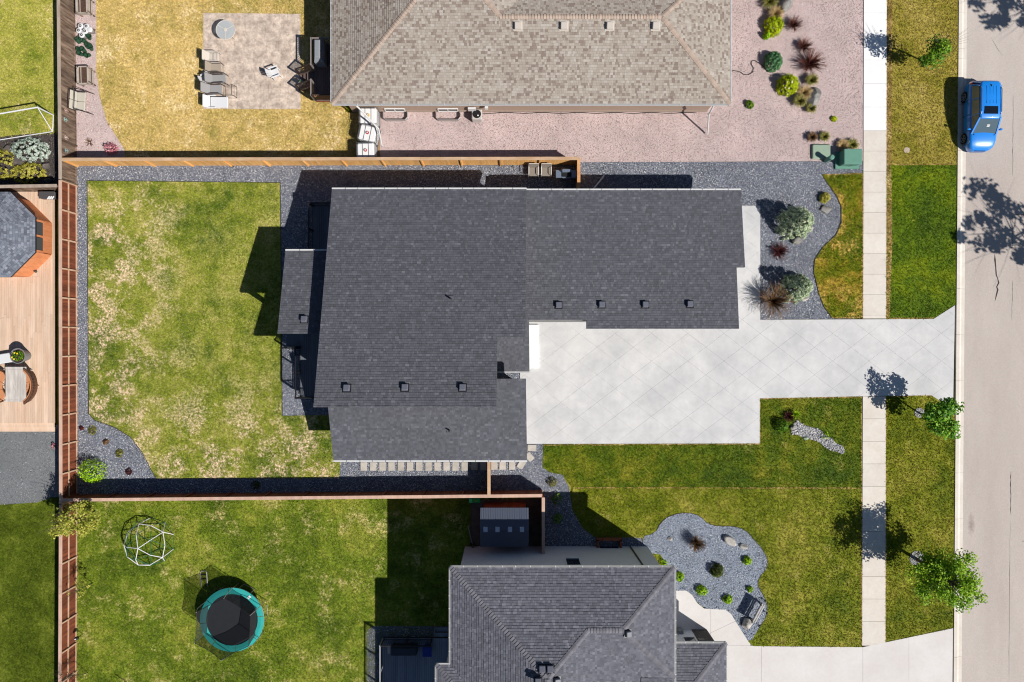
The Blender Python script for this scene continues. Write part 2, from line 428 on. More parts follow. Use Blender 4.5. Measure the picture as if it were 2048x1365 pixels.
drive_px = [(1040, 642), (1432, 642), (1432, 412), (1520, 412), (1520, 640), (1866, 638.5), (1909, 611), (1905, 828), (1876, 800), (1862, 791), (1770, 792), (1519, 797), (1519, 887), (1056, 888), (1040, 888)]
DRIVE = GP(drive_px)
south_px = [(1352, 1181), (1372, 1181), (1384, 1190), (1394, 1206), (1408, 1217), (1450, 1219), (1462, 1228), (1497, 1284), (1506, 1292), (1725, 1294), (1905, 1256), (1902, 1620), (1352, 1620)]
SDRIVE = GP(south_px)
PATIO = GP([(407, 27), (601, 29), (602, 219), (407, 219)])
bed_px = smooth_poly([(1283, 1073), (1310, 1067), (1322, 1043), (1345, 1029), (1375, 1025), (1400, 1032), (1415, 1048), (1437, 1053), (1465, 1052), (1492, 1061), (1505, 1077), (1522, 1095), (1535, 1118), (1533, 1138), (1519, 1152), (1514, 1170), (1524, 1186), (1534, 1206), (1533, 1232), (1520, 1252), (1498, 1288), (1480, 1265), (1458, 1228), (1448, 1220), (1406, 1216), (1388, 1198), (1374, 1183), (1338, 1183), (1330, 1110), (1290, 1105)], 1)
BED = GP(bed_px)
RIVER = GP(smooth_poly([(1590, 838), (1604, 848), (1618, 855), (1640, 858), (1650, 872), (1662, 876), (1672, 888), (1683, 890), (1689, 902), (1684, 909), (1676, 904), (1662, 901), (1650, 896), (1640, 885), (1625, 880), (1606, 876), (1592, 868), (1580, 870)], 1))
lawnP = {}
lawnP['lt'] = [(193, -250), (193, 140), (200, 195), (215, 245), (250, 300), (252, 326), (757, 326), (757, 226), (690, 226), (700, -250)]
lawnP['lm'] = [(175, 362), (561, 366), (565, 832), (690, 830), (678, 957), (313, 957), (300, 935), (285, 905), (262, 875), (230, 855), (190, 841), (178, 828)]
lawnP['lb'] = [(152, 1003), (1087, 986), (1087, 1096), (929, 1096), (929, 1620), (152, 1620)]
lawnP['ll'] = [(-260, -250), (148, -250), (150, 268), (60, 272), (-260, 300)]
lawnP['lw'] = [(-260, 1012), (0, 1010), (75, 1005), (105, 995), (152, 992), (152, 1620), (-260, 1620)]
lawnP['bn'] = [(1775, -250), (1922, -250), (1917, 331), (1772, 331)]
lawnP['bg'] = [(1772, 331), (1917, 331), (1914, 608), (1866, 638.5), (1771, 638.5)]
lawnP['bs'] = [(1770, 791), (1862, 790), (1876, 800), (1910, 832), (1911, 1255), (1770, 1284)]
lawnP['fn'] = [(1087, 889), (1519, 887), (1519, 797), (1723, 793), (1724, 976), (1145, 975), (1125, 950), (1100, 945), (1085, 935)]
lawnP['fs'] = [(1145, 975), (1724, 976), (1724, 1294), (1506, 1293), (1300, 1110), (1283, 1076), (1190, 1075), (1165, 1055), (1145, 1020)]
lawnP['is'] = [(1643, 350), (1726, 347), (1725, 637), (1664, 637), (1648, 615), (1638, 590), (1627, 545), (1629, 520), (1645, 495), (1672, 470), (1682, 445), (1682, 415), (1674, 395), (1660, 375)]
LAWN = {k: GP(v) for k, v in lawnP.items()}
HOUSE1 = GP([(708, 415), (1420, 415), (1420, 640), (1000, 640), (1000, 890), (690, 890), (690, 700)])
HOUSE2 = GP([(690, -250), (1428, -250), (1428, 226), (690, 226)])
HOUSE3 = GP([(929, 1096), (1300, 1096), (1300, 1265), (1430, 1265), (1430, 1620), (929, 1620)])
SHEDPAD = GP([(942, 1000), (1086, 998), (1086, 1098), (940, 1098)])
holes_all = [HOUSE1, HOUSE2, HOUSE3, DRIVE, SDRIVE, PATIO, SHEDPAD]

for key, nm in (('lt', 'lawn'), ('lm', 'lawn'), ('lb', 'lawn'), ('ll', 'lawn'), ('lw', 'lawn'), ('bn', 'boulevard_lawn'), ('bg', 'boulevard_lawn'), ('bs', 'boulevard_lawn'), ('fn', 'front_lawn'), ('fs', 'front_lawn'), ('is', 'front_lawn')):
    b = MB(); b.prism(LAWN[key], -.05, .02 if key not in ('fs',) else .019); structure(nm, b, LM[key])
    p = scatter(LAWN[key], 170, holes_all + [BED, RIVER], (-20, -20, 2068, 1385))
    V, F, T = tufts(p, .02, .03, .075)
    o = link('grass', fast_mesh('grass', V, F, T, LM[key]), kind='stuff')

EDGES = []
# gravel
def gravel(name, poly, m, dens, r0, r1, holes=(), z=0.0):
    b = MB(); b.sheet(poly, z, .35); o = structure(name, b, m)
    p = scatter(poly, dens, holes, (-20, -20, 2068, 1385))
    V, F, T = stones(p, r0, r1, z); link('gravel_stones', fast_mesh('gravel_stones', V, F, T, m), kind='stuff')
    return o
GRD = GP([(150, 331), (1157, 331), (1160, 325), (1727, 323), (1726, 637), (1520, 640), (1520, 890), (1088, 890), (1086, 935), (1100, 945), (1125, 950), (1138, 975), (1145, 1020), (1165, 1055), (1190, 1075), (1292, 1073), (1292, 1130), (1087, 1110), (1087, 985), (150, 1003)])
gravel('gravel_yard', GRD, DG, 420, .018, .04, holes_all + [LAWN['lm'], LAWN['is'], LAWN['fn']])
GRP = GP([(757, 200), (757, 326), (1157, 326), (1157, 325), (1727, 322.5), (1727, -250), (690, -250), (690, 200)])
gravel('gravel_garden', GRP, PG, 300, .016, .036, [HOUSE2], .003)
GRL = GP([(148, -250), (193, -250), (193, 140), (200, 195), (215, 245), (250, 300), (250, 326), (150, 330)])
gravel('gravel_strip', GRL, PG, 300, .016, .036, (), .006)
gravel('gravel_bed', BED, LG, 420, .022, .042, [SDRIVE, HOUSE3], .035)
gravel('gravel_court', GP([(-260, 850), (152, 850), (152, 992), (105, 995), (75, 1005), (0, 1010), (-260, 1012)]), NG, 260, .015, .032, (), .024)
gravel('river_bed', RIVER, RS, 420, .04, .075, (), .035)
gravel('mulch_bed', GP([(-260, 300), (60, 268), (150, 264), (150, 384), (-260, 384)]), MU, 260, .02, .045, (), .025)
gravel('gravel_deck_edge', GP([(734, 1262), (745, 1252), (929, 1252), (929, 1620), (734, 1620)]), DG, 150, .02, .045, [], .03)
RIMD = mat('edging_black', C(60, 56, 54), rough=.7)
def edging(label, pts, m, w_=.045, z=.055, name='landscape_edging'):
    mb = MB(); mb.path([Vector((x, y, z - .02)) for x, y in pts], w_ / 2, 5); tag(mb.build(name, m, at=Vector((*pts[0], 0))), label, 'edging')
edging('thin black edging around the curved blue-grey gravel bed', BED[2:int(len(BED) * .66)], RIMD)
edging('thin black edging along the main lawn and its rounded corner', GP(lawnP['lm'][5:] + lawnP['lm'][:3]), RIMD)
edging('thin black edging along the curved island lawn', GP(lawnP['is'][3:] + lawnP['is'][:1]), RIMD)
for seg in (((1087, 890.5), (1519, 888.5)), ((1520.5, 887), (1520.5, 799)), ((1521, 798), (1723, 794.5)), ((1722.5, 795), (1722.5, 1292)), ((1664, 636), (1724, 636)), ((1724.5, 350), (1724.5, 636)), ((1771, 637), (1866, 637)), ((1772, 793), (1862, 792)), ((1771.5, 793), (1771, 1282)), ((1150, 976), (1722, 976.5)), ((1650, 349.5), (1724, 348)), ((1788, 330), (1905, 329))):
    (xa, ya), (xb, yb) = seg; dx, dy = xb - xa, yb - ya; L = math.hypot(dx, dy); n = max(4, int(L / 12)); up = []; dn = []
    for i in range(n + 1):
        x = xa + dx * i / n; y = ya + dy * i / n; w1 = random.uniform(.3, 1.5); w2 = random.uniform(.3, 1.5); up.append((x - dy / L * w1, y + dx / L * w1)); dn.append((x + dy / L * w2, y - dx / L * w2))
    EDGES.append(GP(up + dn[::-1]))
b = MB(); b.sheet(SHEDPAD, .03); structure('dirt_pad', b, DIRT)
b = MB(); b.prism(GP([(752, 226), (760, 226), (760, 322), (752, 322)]), 0, .07); tag(b.build('timber_edging', mat('edging_wood', C(178, 146, 108), nz=4, stretch=(1, .2, 1)), at=P(756, 274)), 'weathered timber edging board between dry lawn and pink gravel', 'edging')
# dry verge beside the pavement (EDGES: thin dry rims of the lawns)
DRY = lawn_mat('verge_dry', C(120, 96, 52), C(178, 146, 88), C(204, 172, 112), C(226, 200, 150), .6, .8, .5)
for q in EDGES: b = MB(); b.sheet(q, .0235); structure('dry_edge', b, DRY)
V, F, T = tufts(np.concatenate([scatter(q, 200) for q in EDGES]), .0235, .02, .05); link('dry_grass', fast_mesh('dry_grass', V, F, T, DRY), kind='stuff')
b = MB(); pv = GP([(1772.5, -250), (1786, -250), (1782, 330), (1784, 480), (1779, 636), (1771, 636)]); b.sheet(pv, .026); structure('verge', b, DRY)
V, F, T = tufts(scatter(pv, 160), .026, .02, .05); link('dry_grass', fast_mesh('dry_grass', V, F, T, DRY), kind='stuff')

# ------------------------------------------------------------------ concrete
def panels(name, poly, cells, m, z0, z1, gap=.011):
    b = MB(); b.prism(poly, z0 - .03, z1 - .03); root = structure(name, b, JOINT)
    for c in cells:
        c = ccw(c); q = []
        cx = sum(p[0] for p in c) / len(c); cy = sum(p[1] for p in c) / len(c)
        pts = clip_convex(poly, c)
        if len(pts) < 3 or abs(sgn_area(pts)) < .02: continue
        # shrink for the joint
        pts = ccw(pts); n = len(pts); mx = sum(p[0] for p in pts) / n; my = sum(p[1] for p in pts) / n
        d = max(math.hypot(p[0] - mx, p[1] - my) for p in pts); f = 1 - gap / max(d, .1)
        pts = [(mx + (p[0] - mx) * f, my + (p[1] - my) * f) for p in pts]
        b = MB(); b.prism(pts, z0, z1); b.build('panel', m, root)
    return root
cells = []
hx, hy = 36.2 * S, 27.6 * S
o0 = P(1556, 777.6)
for i in range(-40, 60):
    for j in range(-40, 60):
        x = o0.x + (i + j) * hx; y = o0.y + (i - j) * hy
        if -2 < x < 31 and -9 < y < 11: cells.append([(x, y - hy), (x + hx, y), (x, y + hy), (x - hx, y)])
panels('driveway', ccw(DRIVE), cells, CONC, -.05, .05, .0055)
# pavement
def side_x(py): return 1727 - 4.0 * py / 1365, 1773 - 3.0 * py / 1365
def walk(name, y0, y1, m, start, step=47.0):
    a, c = side_x(y0), side_x(y1)
    poly = ccw(GP([(a[0], y0), (a[1], y0), (c[1], y1), (c[0], y1)])); cs = []
    y = start
    while y < y1:
        cs.append(GP([(1700, y), (1800, y), (1800, y + step), (1700, y + step)])); y += step
    return panels(name, poly, cs, m, -.04, .045, .012)
walk('pavement', -250, 262, CONW, 262 - 47 * 11)
walk('pavement', 262, 637.5, CONB, 262, 41)
walk('pavement', 793, 1291, CONB, 793, 45)
walk('pavement', 1620, 1621, CONB, 1620, 45) if False else None
cs = [GP(q) for q in ([(1340, 1170), (1420, 1170), (1420, 1266), (1340, 1266)], [(1420, 1170), (1500, 1170), (1500, 1228), (1420, 1266)], [(1420, 1266), (1500, 1228), (1500, 1291), (1420, 1291.5)], [(1340, 1266), (1420, 1266), (1420, 1291.5), (1340, 1292)], [(1340, 1292), (1522, 1291), (1522, 1450), (1340, 1450)], [(1522, 1280), (1725, 1280), (1725, 1450), (1522, 1450)], [(1725, 1240), (1817, 1240), (1817, 1450), (1725, 1450)], [(1817, 1240), (1910, 1240), (1910, 1450), (1817, 1450)], [(1340, 1450), (1522, 1450), (1522, 1630), (1340, 1630)], [(1522, 1450), (1725, 1450), (1725, 1630), (1522, 1630)], [(1725, 1450), (1910, 1450), (1910, 1630), (1725, 1630)])]
panels('south_driveway', ccw(SDRIVE), cs, CONS, -.05, .046, .012)
# stamped patio, ashlar blocks
PAT = mat('stamped_concrete', C(186, 168, 154), C(240, 220, 202), nz=2.2, nz2=9, namt=.3, objvar=.07, bump=(18, .4, .02))
cells = []; px0, py0 = 407, 27
rows = [16, 24, 16, 20, 24, 16, 20, 24, 16, 16]
yy = py0
for rI, rh in enumerate(rows):
    xx = px0 - (rI * 11) % 24
    while xx < 602:
        wd = random.choice((16, 24, 32)); cells.append(GP([(xx, yy), (xx + wd, yy), (xx + wd, yy + rh + .5), (xx, yy + rh + .5)])); xx += wd
    yy += rh
r_ = panels('patio', ccw(PATIO), cells, PAT, -.04, .055, .006)
# kerb and gutter, in cast lengths
def curb_x(py): return 1916.5 - 10.5 * py / 1365, 1934.5 - 10.8 * py / 1365
b = MB(); e0, e1 = curb_x(-260), curb_x(1640)
b.sheet(GP([(e0[0] + 4, -260), (2255, -260), (2255, 1640), (e1[0] + 4, 1640)]), -.03); street = structure('street', b, ASPH)
def crack(pts, wd):
    b = MB(); L = []; Rr = []
    for i, (x, y) in enumerate(pts):
        f = wd * random.uniform(.5, 1.4); f = .15 * wd if i in (0, len(pts) - 1) else f
        L.append((x - f / 2, y)); Rr.append((x + f / 2, y))
    b.sheet(GP(L + Rr[::-1]), -.026); b.build('crack', TAR, street)
crack([(1990, 508), (1990.5, 520), (1992, 535), (1993, 550), (1996, 558), (1998, 566), (1994, 574), (1996, 580), (1993, 592), (1990.5, 603)], 2.4)
for y0, y1, x0, x1, wd in ((190, 352, 2027, 2026, .7), (430, 500, 2025, 2025, .5), (944, 1030, 2022, 2022, 1.2), (560, 640, 2026, 2024, .5), (1040, 1365, 2021, 2018, .5)):
    n = 16; crack([(x0 + (x1 - x0) * i / n + random.uniform(-.5, .5), y0 + (y1 - y0) * i / n) for i in range(n + 1)], wd)
crack([(1983, 76), (1990, 88), (1997, 100), (2006, 112)], .6)
for py, xs in ((1083, (2044, 2075)), (430, (2030, 2048))):
    b = MB(); b.sheet(GP([(xs[0], py - .4), (xs[1], py - .7), (xs[1], py + .6), (xs[0], py + .4)]), -.026); b.build('crack', TAR, street)
kerb = bpy.data.objects.new('kerb', None); COL.objects.link(kerb); kerb['kind'] = 'structure'; MW['kerb'] = Matrix.Identity(4)
y = -250
while y < 1600:
    y2 = y + 92
    a, c = curb_x(y + .25), curb_x(y2 - .25); rings = []
    for (x0, x1), yy in ((a, y + .25), (c, y2 - .25)):
        w_ = x1 - x0
        prof = [(x0, -.06), (x1, -.06), (x1, -.024), (x0 + w_ * .62, -.015), (x0 + w_ * .5, .03), (x0 + w_ * .36, .068), (x0, .072)]
        rings.append([tuple(P(px, yy)[:2]) + (z,) for px, z in prof])
    b = MB(); b.loft(rings); b.build('kerb_segment', CONB, kerb); y = y2
# far side of the street, outside the frame
b = MB(); b.prism(GP([(2255, -260), (2275, -260), (2275, 1640), (2255, 1640)]), -.06, .07); structure('far_kerb', b, CONB)
b = MB(); b.prism(GP([(2275, -260), (2900, -260), (2900, 1640), (2275, 1640)]), -.06, .03); structure('far_lawn', b, LM['bs'])
# ------------------------------------------------------------------ roofs
SH_DARK = mat('shingle_charcoal', C(100, 100, 108), stops=[(0, C(88, 89, 96)), (.5, C(99, 100, 108)), (.85, C(107, 108, 116)), (1, C(122, 123, 131))], rough=.9, nz2=22, namt=.14, bump=(120, .3, .01), spec=.2)
SH_TAN = mat('shingle_tan', C(170, 160, 150), stops=[(0, C(142, 126, 117)), (.24, C(156, 142, 132)), (.34, C(174, 162, 151)), (.7, C(184, 174, 163)), (1, C(198, 190, 180))], rough=.9, nz2=22, namt=.12, bump=(120, .3, .01), spec=.2)
SH_GREY = mat('shingle_grey', C(110, 110, 120), stops=[(0, C(96, 97, 106)), (.4, C(110, 111, 121)), (.8, C(121, 122, 132)), (1, C(136, 137, 147))], rough=.9, nz2=22, namt=.14, bump=(120, .3, .01), spec=.2)
CAP_TAN = mat('cap_tan', C(190, 170, 155), objvar=.13, nz2=20, rough=.9)
CAP_GREY = mat('cap_grey', C(124, 123, 131), objvar=.16, nz2=20, rough=.9)
FASCIA = mat('fascia_dark', C(104, 100, 94), rough=.6)
WHITE = mat('painted_white', C(240, 240, 240), rough=.45, spec=.4)
GUTW = mat('gutter_white', C(226, 226, 226), rough=.4, spec=.4)
BLACKM = mat('metal_black', C(34, 34, 38), rough=.45, spec=.4)
GLASS = mat('window_glass', C(22, 28, 38), rough=.06, spec=.8)
VENTD = mat('vent_dark', C(112, 115, 128), rough=.5)
VENTW = mat('vent_pale', C(206, 196, 186), rough=.5)
STUC1 = mat('stucco_grey', C(150, 150, 150), nz2=14, namt=.08, bump=(50, .3, .01))
STUC2 = mat('stucco_tan', C(190, 166, 148), nz2=14, namt=.06, bump=(50, .3, .01))
STUC3 = mat('stucco_pale', C(240, 240, 246), nz2=14, namt=.10, bump=(30, .4, .01))
def pz(pl): return lambda x, y: pl[0] * x + pl[1] * y + pl[2]
def shingles(poly, pl, expo=.146):
    """courses of tabs laid up the slope of a roof polygon (plan outline)"""
    a, b, c = pl; g = math.hypot(a, b); ux, uy = a / g, b / g; ax, ay = -uy, ux     # up-slope and along-course
    dv = expo * math.cos(math.atan(g)); poly = ccw(poly)
    uv = [(p[0] * ax + p[1] * ay, p[0] * ux + p[1] * uy) for p in poly]; uv = ccw(uv)
    u0, u1 = min(p[0] for p in uv), max(p[0] for p in uv); v0, v1 = min(p[1] for p in uv), max(p[1] for p in uv)
    mb = MB(); v = v0; row = 0
    patch = random.uniform(0, 10)
    while v < v1:
        strip = clip_half(clip_half(uv, (0, -1), -v), (0, 1), min(v + dv, v1))
        if len(strip) > 2:
            s0 = min(p[0] for p in strip); s1 = max(p[0] for p in strip); u = s0 - random.uniform(0, .3)
            while u < s1:
                wd = random.choice((.10, .13, .17, .22)) * random.uniform(.9, 1.1)
                r = clip_half(clip_half(strip, (-1, 0), -u), (1, 0), u + wd - .004)
                if len(r) > 2:
                    big = .05 * math.sin(u * .7 + patch) * math.sin(v * .9 + patch)
                    t = min(max(random.betavariate(1.6, 1.6) + big, 0), 1); dz = .006 + random.choice((0, 0, .007))
                    vs = []; lo = []
                    for q in r:
                        x = q[0] * ax + q[1] * ux; y = q[0] * ay + q[1] * uy
                        e = 1 - (q[1] - v) / dv
                        vs.append((x, y, a * x + b * y + c + dz + .020 * e))
                    n = len(vs)
                    mb.add(vs, [tuple(range(n))], t)
                    lowv = [i for i in range(n) if r[i][1] - v < 1e-4]
                    for i in lowv:
                        j = (i + 1) % n
                        if j in lowv and n > 2:
                            p, q = vs[i], vs[j]
                            mb.add([p, q, (q[0], q[1], q[2] - .04), (p[0], p[1], p[2] - .04)], [(0, 3, 2, 1)], 0)
                u += wd
        v += dv; row += 1
    return mb
def roof(root, poly, pl, m, thick=.2, fm=None):
    mb = MB(); f = pz(pl); mb.prism(poly, lambda x, y: f(x, y) - thick, lambda x, y: f(x, y))
    o = mb.build('roof', fm or FASCIA, root)
    s_ = shingles(poly, pl).build('shingles', m, o, kind='stuff')
    return o
def flip_quads(mb): return mb
def in_frame(p, mgn=40):
    k = 1 - p[2] / H
    px = 1024 + p[0] / S / k; py = 682.5 - p[1] / S / k
    return -mgn < px < 2048 + mgn and -mgn < py < 1365 + mgn
def ridge_caps(parent, p0, p1, m, drop=.09, wd=.28, step=.17):
    p0 = Vector(p0); p1 = Vector(p1); d = p1 - p0; L = d.length; x = d.normalized(); y = Vector((0, 0, 1)).cross(x).normalized(); z = x.cross(y)
    mb = MB(); q = []
    for xx, zz in ((-.02, .062), (step + .02, .026)):
        q.append([(xx, -wd / 2, zz - drop), (xx, -.03, zz - .008), (xx, .03, zz - .008), (xx, wd / 2, zz - drop), (xx, wd / 2, zz - drop - .03), (xx, 0, zz - .04), (xx, -wd / 2, zz - drop - .03)])
    mb.loft(q); me = mb.mesh('ridge_cap', None, [m])
    Rm = Matrix((x, y, z)).transposed().to_4x4(); n = int(L / step)
    for i in range(n):
        c = p0 + x * (i * step)
        if in_frame(c): inst('ridge_cap', me, parent, Matrix.Translation(c) @ Rm)
def gutter(root, p0, p1, out, cover=False, m=None, hang=.75, w_=.075):
    """p0-p1 along the eave (3D), out = outward unit vector"""
    p0 = Vector(p0); p1 = Vector(p1); o = Vector(out); d = (p1 - p0).normalized(); m = m or GUTW; z = Vector((0, 0, 1))
    mb = MB()
    mb.bar(p0 + o * .015 - z * .05, p1 + o * .015 - z * .05, .02, .13)
    mb.bar(p0 + o * w_ - z * .05, p1 + o * w_ - z * .05, .03 if not cover else .02, .12)
    mb.bar(p0 + o * (w_ / 2 + .01) - z * .105, p1 + o * (w_ / 2 + .01) - z * .105, w_ - .02, .02)
    if cover: mb.bar(p0 + o * (w_ / 2 + .01) + z * .012, p1 + o * (w_ / 2 + .01) + z * .012, w_ + .02, .012)
    for e in (p0, p1): mb.bar(e + o * .02 - z * .05, e + o * w_ - z * .05, .02, .12)
    g = mb.build('gutter', m, root)
    h = MB(); L = (p1 - p0).length; n = max(1, int(L / hang))
    for i in range(1, n):
        c = p0 + d * (L * i / n + random.uniform(-.05, .05))
        h.bar(c - o * .02 + z * .016, c + o * (w_ + .03) + z * .016, .035, .012)
    if n > 1: h.build('gutter_hanger', m if not cover else VENTD, g, kind='stuff')
    return g
def vent(parent, px, py, pl, m, s_=.36):
    c = on_plane(px, py, pl); n = Vector((-pl[0], -pl[1], 1)).normalized(); x = Vector((1, 0, 0)); x = (x - n * x.dot(n)).normalized(); y = n.cross(x)
    M = Matrix((x, y, n)).transposed().to_4x4(); mb = MB()
    mb.box(c + n * .03, (s_ * 1.3, s_ * 1.3, .02), M=M); fl = mb.build('vent_flange', FASCIA if m is VENTW else BLACKM, parent) if m is not VENTW else mb.build('vent_flange', VENTW, parent); mb = MB()  # black flange on the grey vents paints in the shadow ring round the hood
    mb.hexa([c + x * sx * s_ * .5 + y * sy * s_ * .5 + n * .03 for sx, sy in ((-1, -1), (1, -1), (1, 1), (-1, 1))], [c + x * sx * s_ * .40 + y * sy * s_ * .40 + n * .16 for sx, sy in ((-1, -1), (1, -1), (1, 1), (-1, 1))])
    mb.rbox(c + n * .19, (s_ * .95, s_ * .95, .07), .03, M=M)
    mb.build('roof_vent', m, parent)
def pipe_vent(parent, px, py, pl):
    c = on_plane(px, py, pl); mb = MB()
    mb.box(c + Vector((0, 0, .02)), (.3, .3, .03)); mb.build('pipe_flashing', SH_DARK, parent)
    mb = MB(); mb.tube(c, c + Vector((0, 0, .34)), .05, n=10); mb.build('vent_pipe', BLACKM, parent)
def walls(root, poly, pl, m, drop=.22, name='wall'):
    mb = MB(); f = pz(pl) if not isinstance(pl, (int, float)) else (lambda x, y: pl)
    mb.prism(poly, -.02, lambda x, y: f(x, y) - drop); return mb.build(name, m, root)
def rect(x0, y0, x1, y1): return [(x0, y0), (x1, y0), (x1, y1), (x0, y1)]
def window(root, c, size, nrm, mull=1, fm=None):
    """c centre on wall face, size (w,h), nrm outward"""
    c = Vector(c); n = Vector(nrm); t = Vector((-n.y, n.x, 0)); z = Vector((0, 0, 1)); w_, h_ = size; fw = .06; mb = MB()
    for s_ in (-1, 1):
        mb.bar(c + t * s_ * w_ / 2 - z * h_ / 2 + n * .03, c + t * s_ * w_ / 2 + z * h_ / 2 + n * .03, fw, .06, up=n)
        mb.bar(c - t * w_ / 2 + z * s_ * h_ / 2 + n * .031, c + t * w_ / 2 + z * s_ * h_ / 2 + n * .031, fw, .06, up=n)
    for i in range(mull): mb.bar(c + t * (w_ * ((i + 1) / (mull + 1) - .5)) - z * h_ / 2 + n * .028, c + t * (w_ * ((i + 1) / (mull + 1) - .5)) + z * h_ / 2 + n * .028, fw, .05, up=n)
    f = mb.build('window', fm or WHITE, root); p = MB()
    p.bar(c - t * w_ / 2 + n * .01, c + t * w_ / 2 + n * .01, .02, h_); p.build('pane', GLASS, f); return f

# ================================================================== centre house
h1 = thing('house', 'dark charcoal shingled house with stepped single-slope roofs between two cedar fences', 'house', P(1000, 640))
PL_M = (0, -.3025, 6.309); PL_P = (0, -.3216, 5.329); PL_G = (0, -.130, 4.04); PL_S = (0, .366, 5.568); PL_E = (0, .30, 3.36)
def ppx(pl, pts): return [tuple(on_plane(a, b, pl)[:2]) for a, b in pts]
XW1 = P(712, 600).x
main_poly = ppx(PL_M, [(664, 379), (1053, 379), (1051, 674), (995, 674), (993, 815), (627, 815)])
rM = roof(h1, main_poly, PL_M, SH_DARK)
garage_poly = ppx(PL_G, [(1053, 381), (1482, 381), (1490, 535), (1473, 535), (1478, 658), (1173, 658), (1173, 640), (1053, 640)])
xl = P(1046, 640, 4).x
garage_poly[0] = (xl, garage_poly[0][1]); garage_poly[-1] = (xl, garage_poly[-1][1])
rG = roof(h1, garage_poly, PL_G, SH_DARK)
p_ = ppx(PL_P, [(571, 502), (555, 668)]); yN_, yS_ = p_[0][1], p_[1][1]
rP = roof(h1, [p_[0], (XW1, yN_), (XW1, yS_), p_[1]], PL_P, SH_DARK)
YSW = main_poly[5][1] + .45         # south wall of the tall part
s_ = ppx(PL_S, [(667, 921), (1054, 921), (1052, 758), (990, 758)])
xE_ = P(975, 800, 5).x
south_poly = [s_[0], s_[1], s_[2], (xE_, s_[2][1]), (xE_, YSW), (s_[0][0], YSW)]
rS = roof(h1, south_poly, PL_S, SH_DARK)
e_ = ppx(PL_E, [(995, 743), (1059, 743), (1058, 640)])
entry_poly = [(xE_, e_[0][1]), e_[1], e_[2], (P(1040, 640, 3.6).x, e_[2][1]), (P(1040, 640, 3.6).x, P(0, 668, 3.3).y), (xE_, P(0, 668, 3.3).y)]
rE = roof(h1, entry_poly, PL_E, SH_DARK)
walls(h1, [(XW1, main_poly[0][1] - .5), (P(1040, 0).x, main_poly[0][1] - .5), (P(1040, 0).x, P(0, 668).y), (P(975, 0).x, P(0, 668).y), (P(975, 0).x, YSW), (XW1, YSW)], PL_M, STUC1)
walls(h1, [(P(1041, 0).x, garage_poly[0][1] - .45), (garage_poly[1][0] - .45, garage_poly[0][1] - .45), (garage_poly[1][0] - .45, garage_poly[5][1] + .5), (P(1041, 0).x, garage_poly[5][1] + .5)], PL_G, STUC1)
walls(h1, [(s_[0][0] + .5, s_[0][1] + .5), (s_[1][0] - .5, s_[1][1] + .5), (s_[1][0] - .5, s_[2][1] - .5), (P(975, 0).x + .01, s_[2][1] - .5), (P(975, 0).x + .01, YSW - .01), (s_[0][0] + .5, YSW - .01)], PL_S, STUC1)
north = (0, 1, 0); south = (0, -1, 0); west = (-1, 0, 0); east = (1, 0, 0)
def rimpt(p, pl): return Vector((p[0], p[1], pz(pl)(p[0], p[1])))
gutter(h1, rimpt(main_poly[0], PL_M), rimpt(main_poly[1], PL_M), north, True)
gutter(h1, rimpt(garage_poly[0], PL_G) + Vector((.2, 0, 0)), rimpt(garage_poly[1], PL_G), north, True)
gutter(h1, rimpt((p_[0][0], yN_), PL_P), rimpt((XW1, yN_), PL_P), north, True)
gutter(h1, rimpt(s_[0], PL_S), rimpt(s_[1], PL_S), south, True)
gutter(h1, rimpt((xE_ + .1, e_[0][1]), PL_E), rimpt(e_[1], PL_E), south, False)
for px, py in ((694, 777), (810, 776), (925, 776)): vent(rM, px, py, PL_M, VENTD)
for px, py in ((1117, 611), (1203, 610), (1290, 610), (1379, 609)): vent(rG, px, py, PL_G, VENTD)
vent(rP, 609, 640, PL_P, VENTD)
pipe_vent(rM, 902, 598, PL_M); pipe_vent(rS, 899, 861, PL_S)
for py in (716, 742): window(h1, (XW1, P(0, py).y, 1.9), (.75, 1.5), west, 0, BLACKM)
window(h1, (XW1, P(0, 560).y, 2.0), (2.4, 2.0), west, 1, BLACKM)
window(h1, (P(975, 0).x, P(0, 728).y, 1.4), (1.0, 2.0), east, 0)
window(h1, (P(820, 0).x, YSW, 5.3), (2.2, 1.0), south, 1)
window(h1, (P(780, 0).x, s_[0][1] + .5, 1.6), (1.6, 1.2), south, 1)
window(h1, (P(1290, 0).x, garage_poly[5][1] + .5, 1.2), (4.6, 2.1), south, 0)
window(h1, (P(800, 0).x, main_poly[0][1] - .5, 1.6), (1.8, 1.2), north, 1)
# porch posts
mb = MB(); mb.box((p_[0][0] + .3, yS_ + .3, 2.5), (.25, .25, 5.0)); mb.build('porch_post', STUC1, h1)
mb = MB(); mb.box((p_[0][0] + .3, yN_ - .3, 1.7), (.25, .25, 3.4)); mb.build('porch_post', STUC1, h1)
# white entry landing beside the driveway
mb = MB(); mb.prism(GP([(1030, 650), (1077, 650), (1078, 737), (1030, 737)]), -.02, .18); tag(mb.build('entry_step', CONW, at=P(1060, 690)), 'bright white concrete entry step along the head of the diamond-cut driveway', 'step')
# downspout lying on the gravel north side
mb = MB(); mb.bar(P(1183, 383, 1.6), P(1208, 352, .12), .08, .06); mb.build('downspout', GUTW, h1)

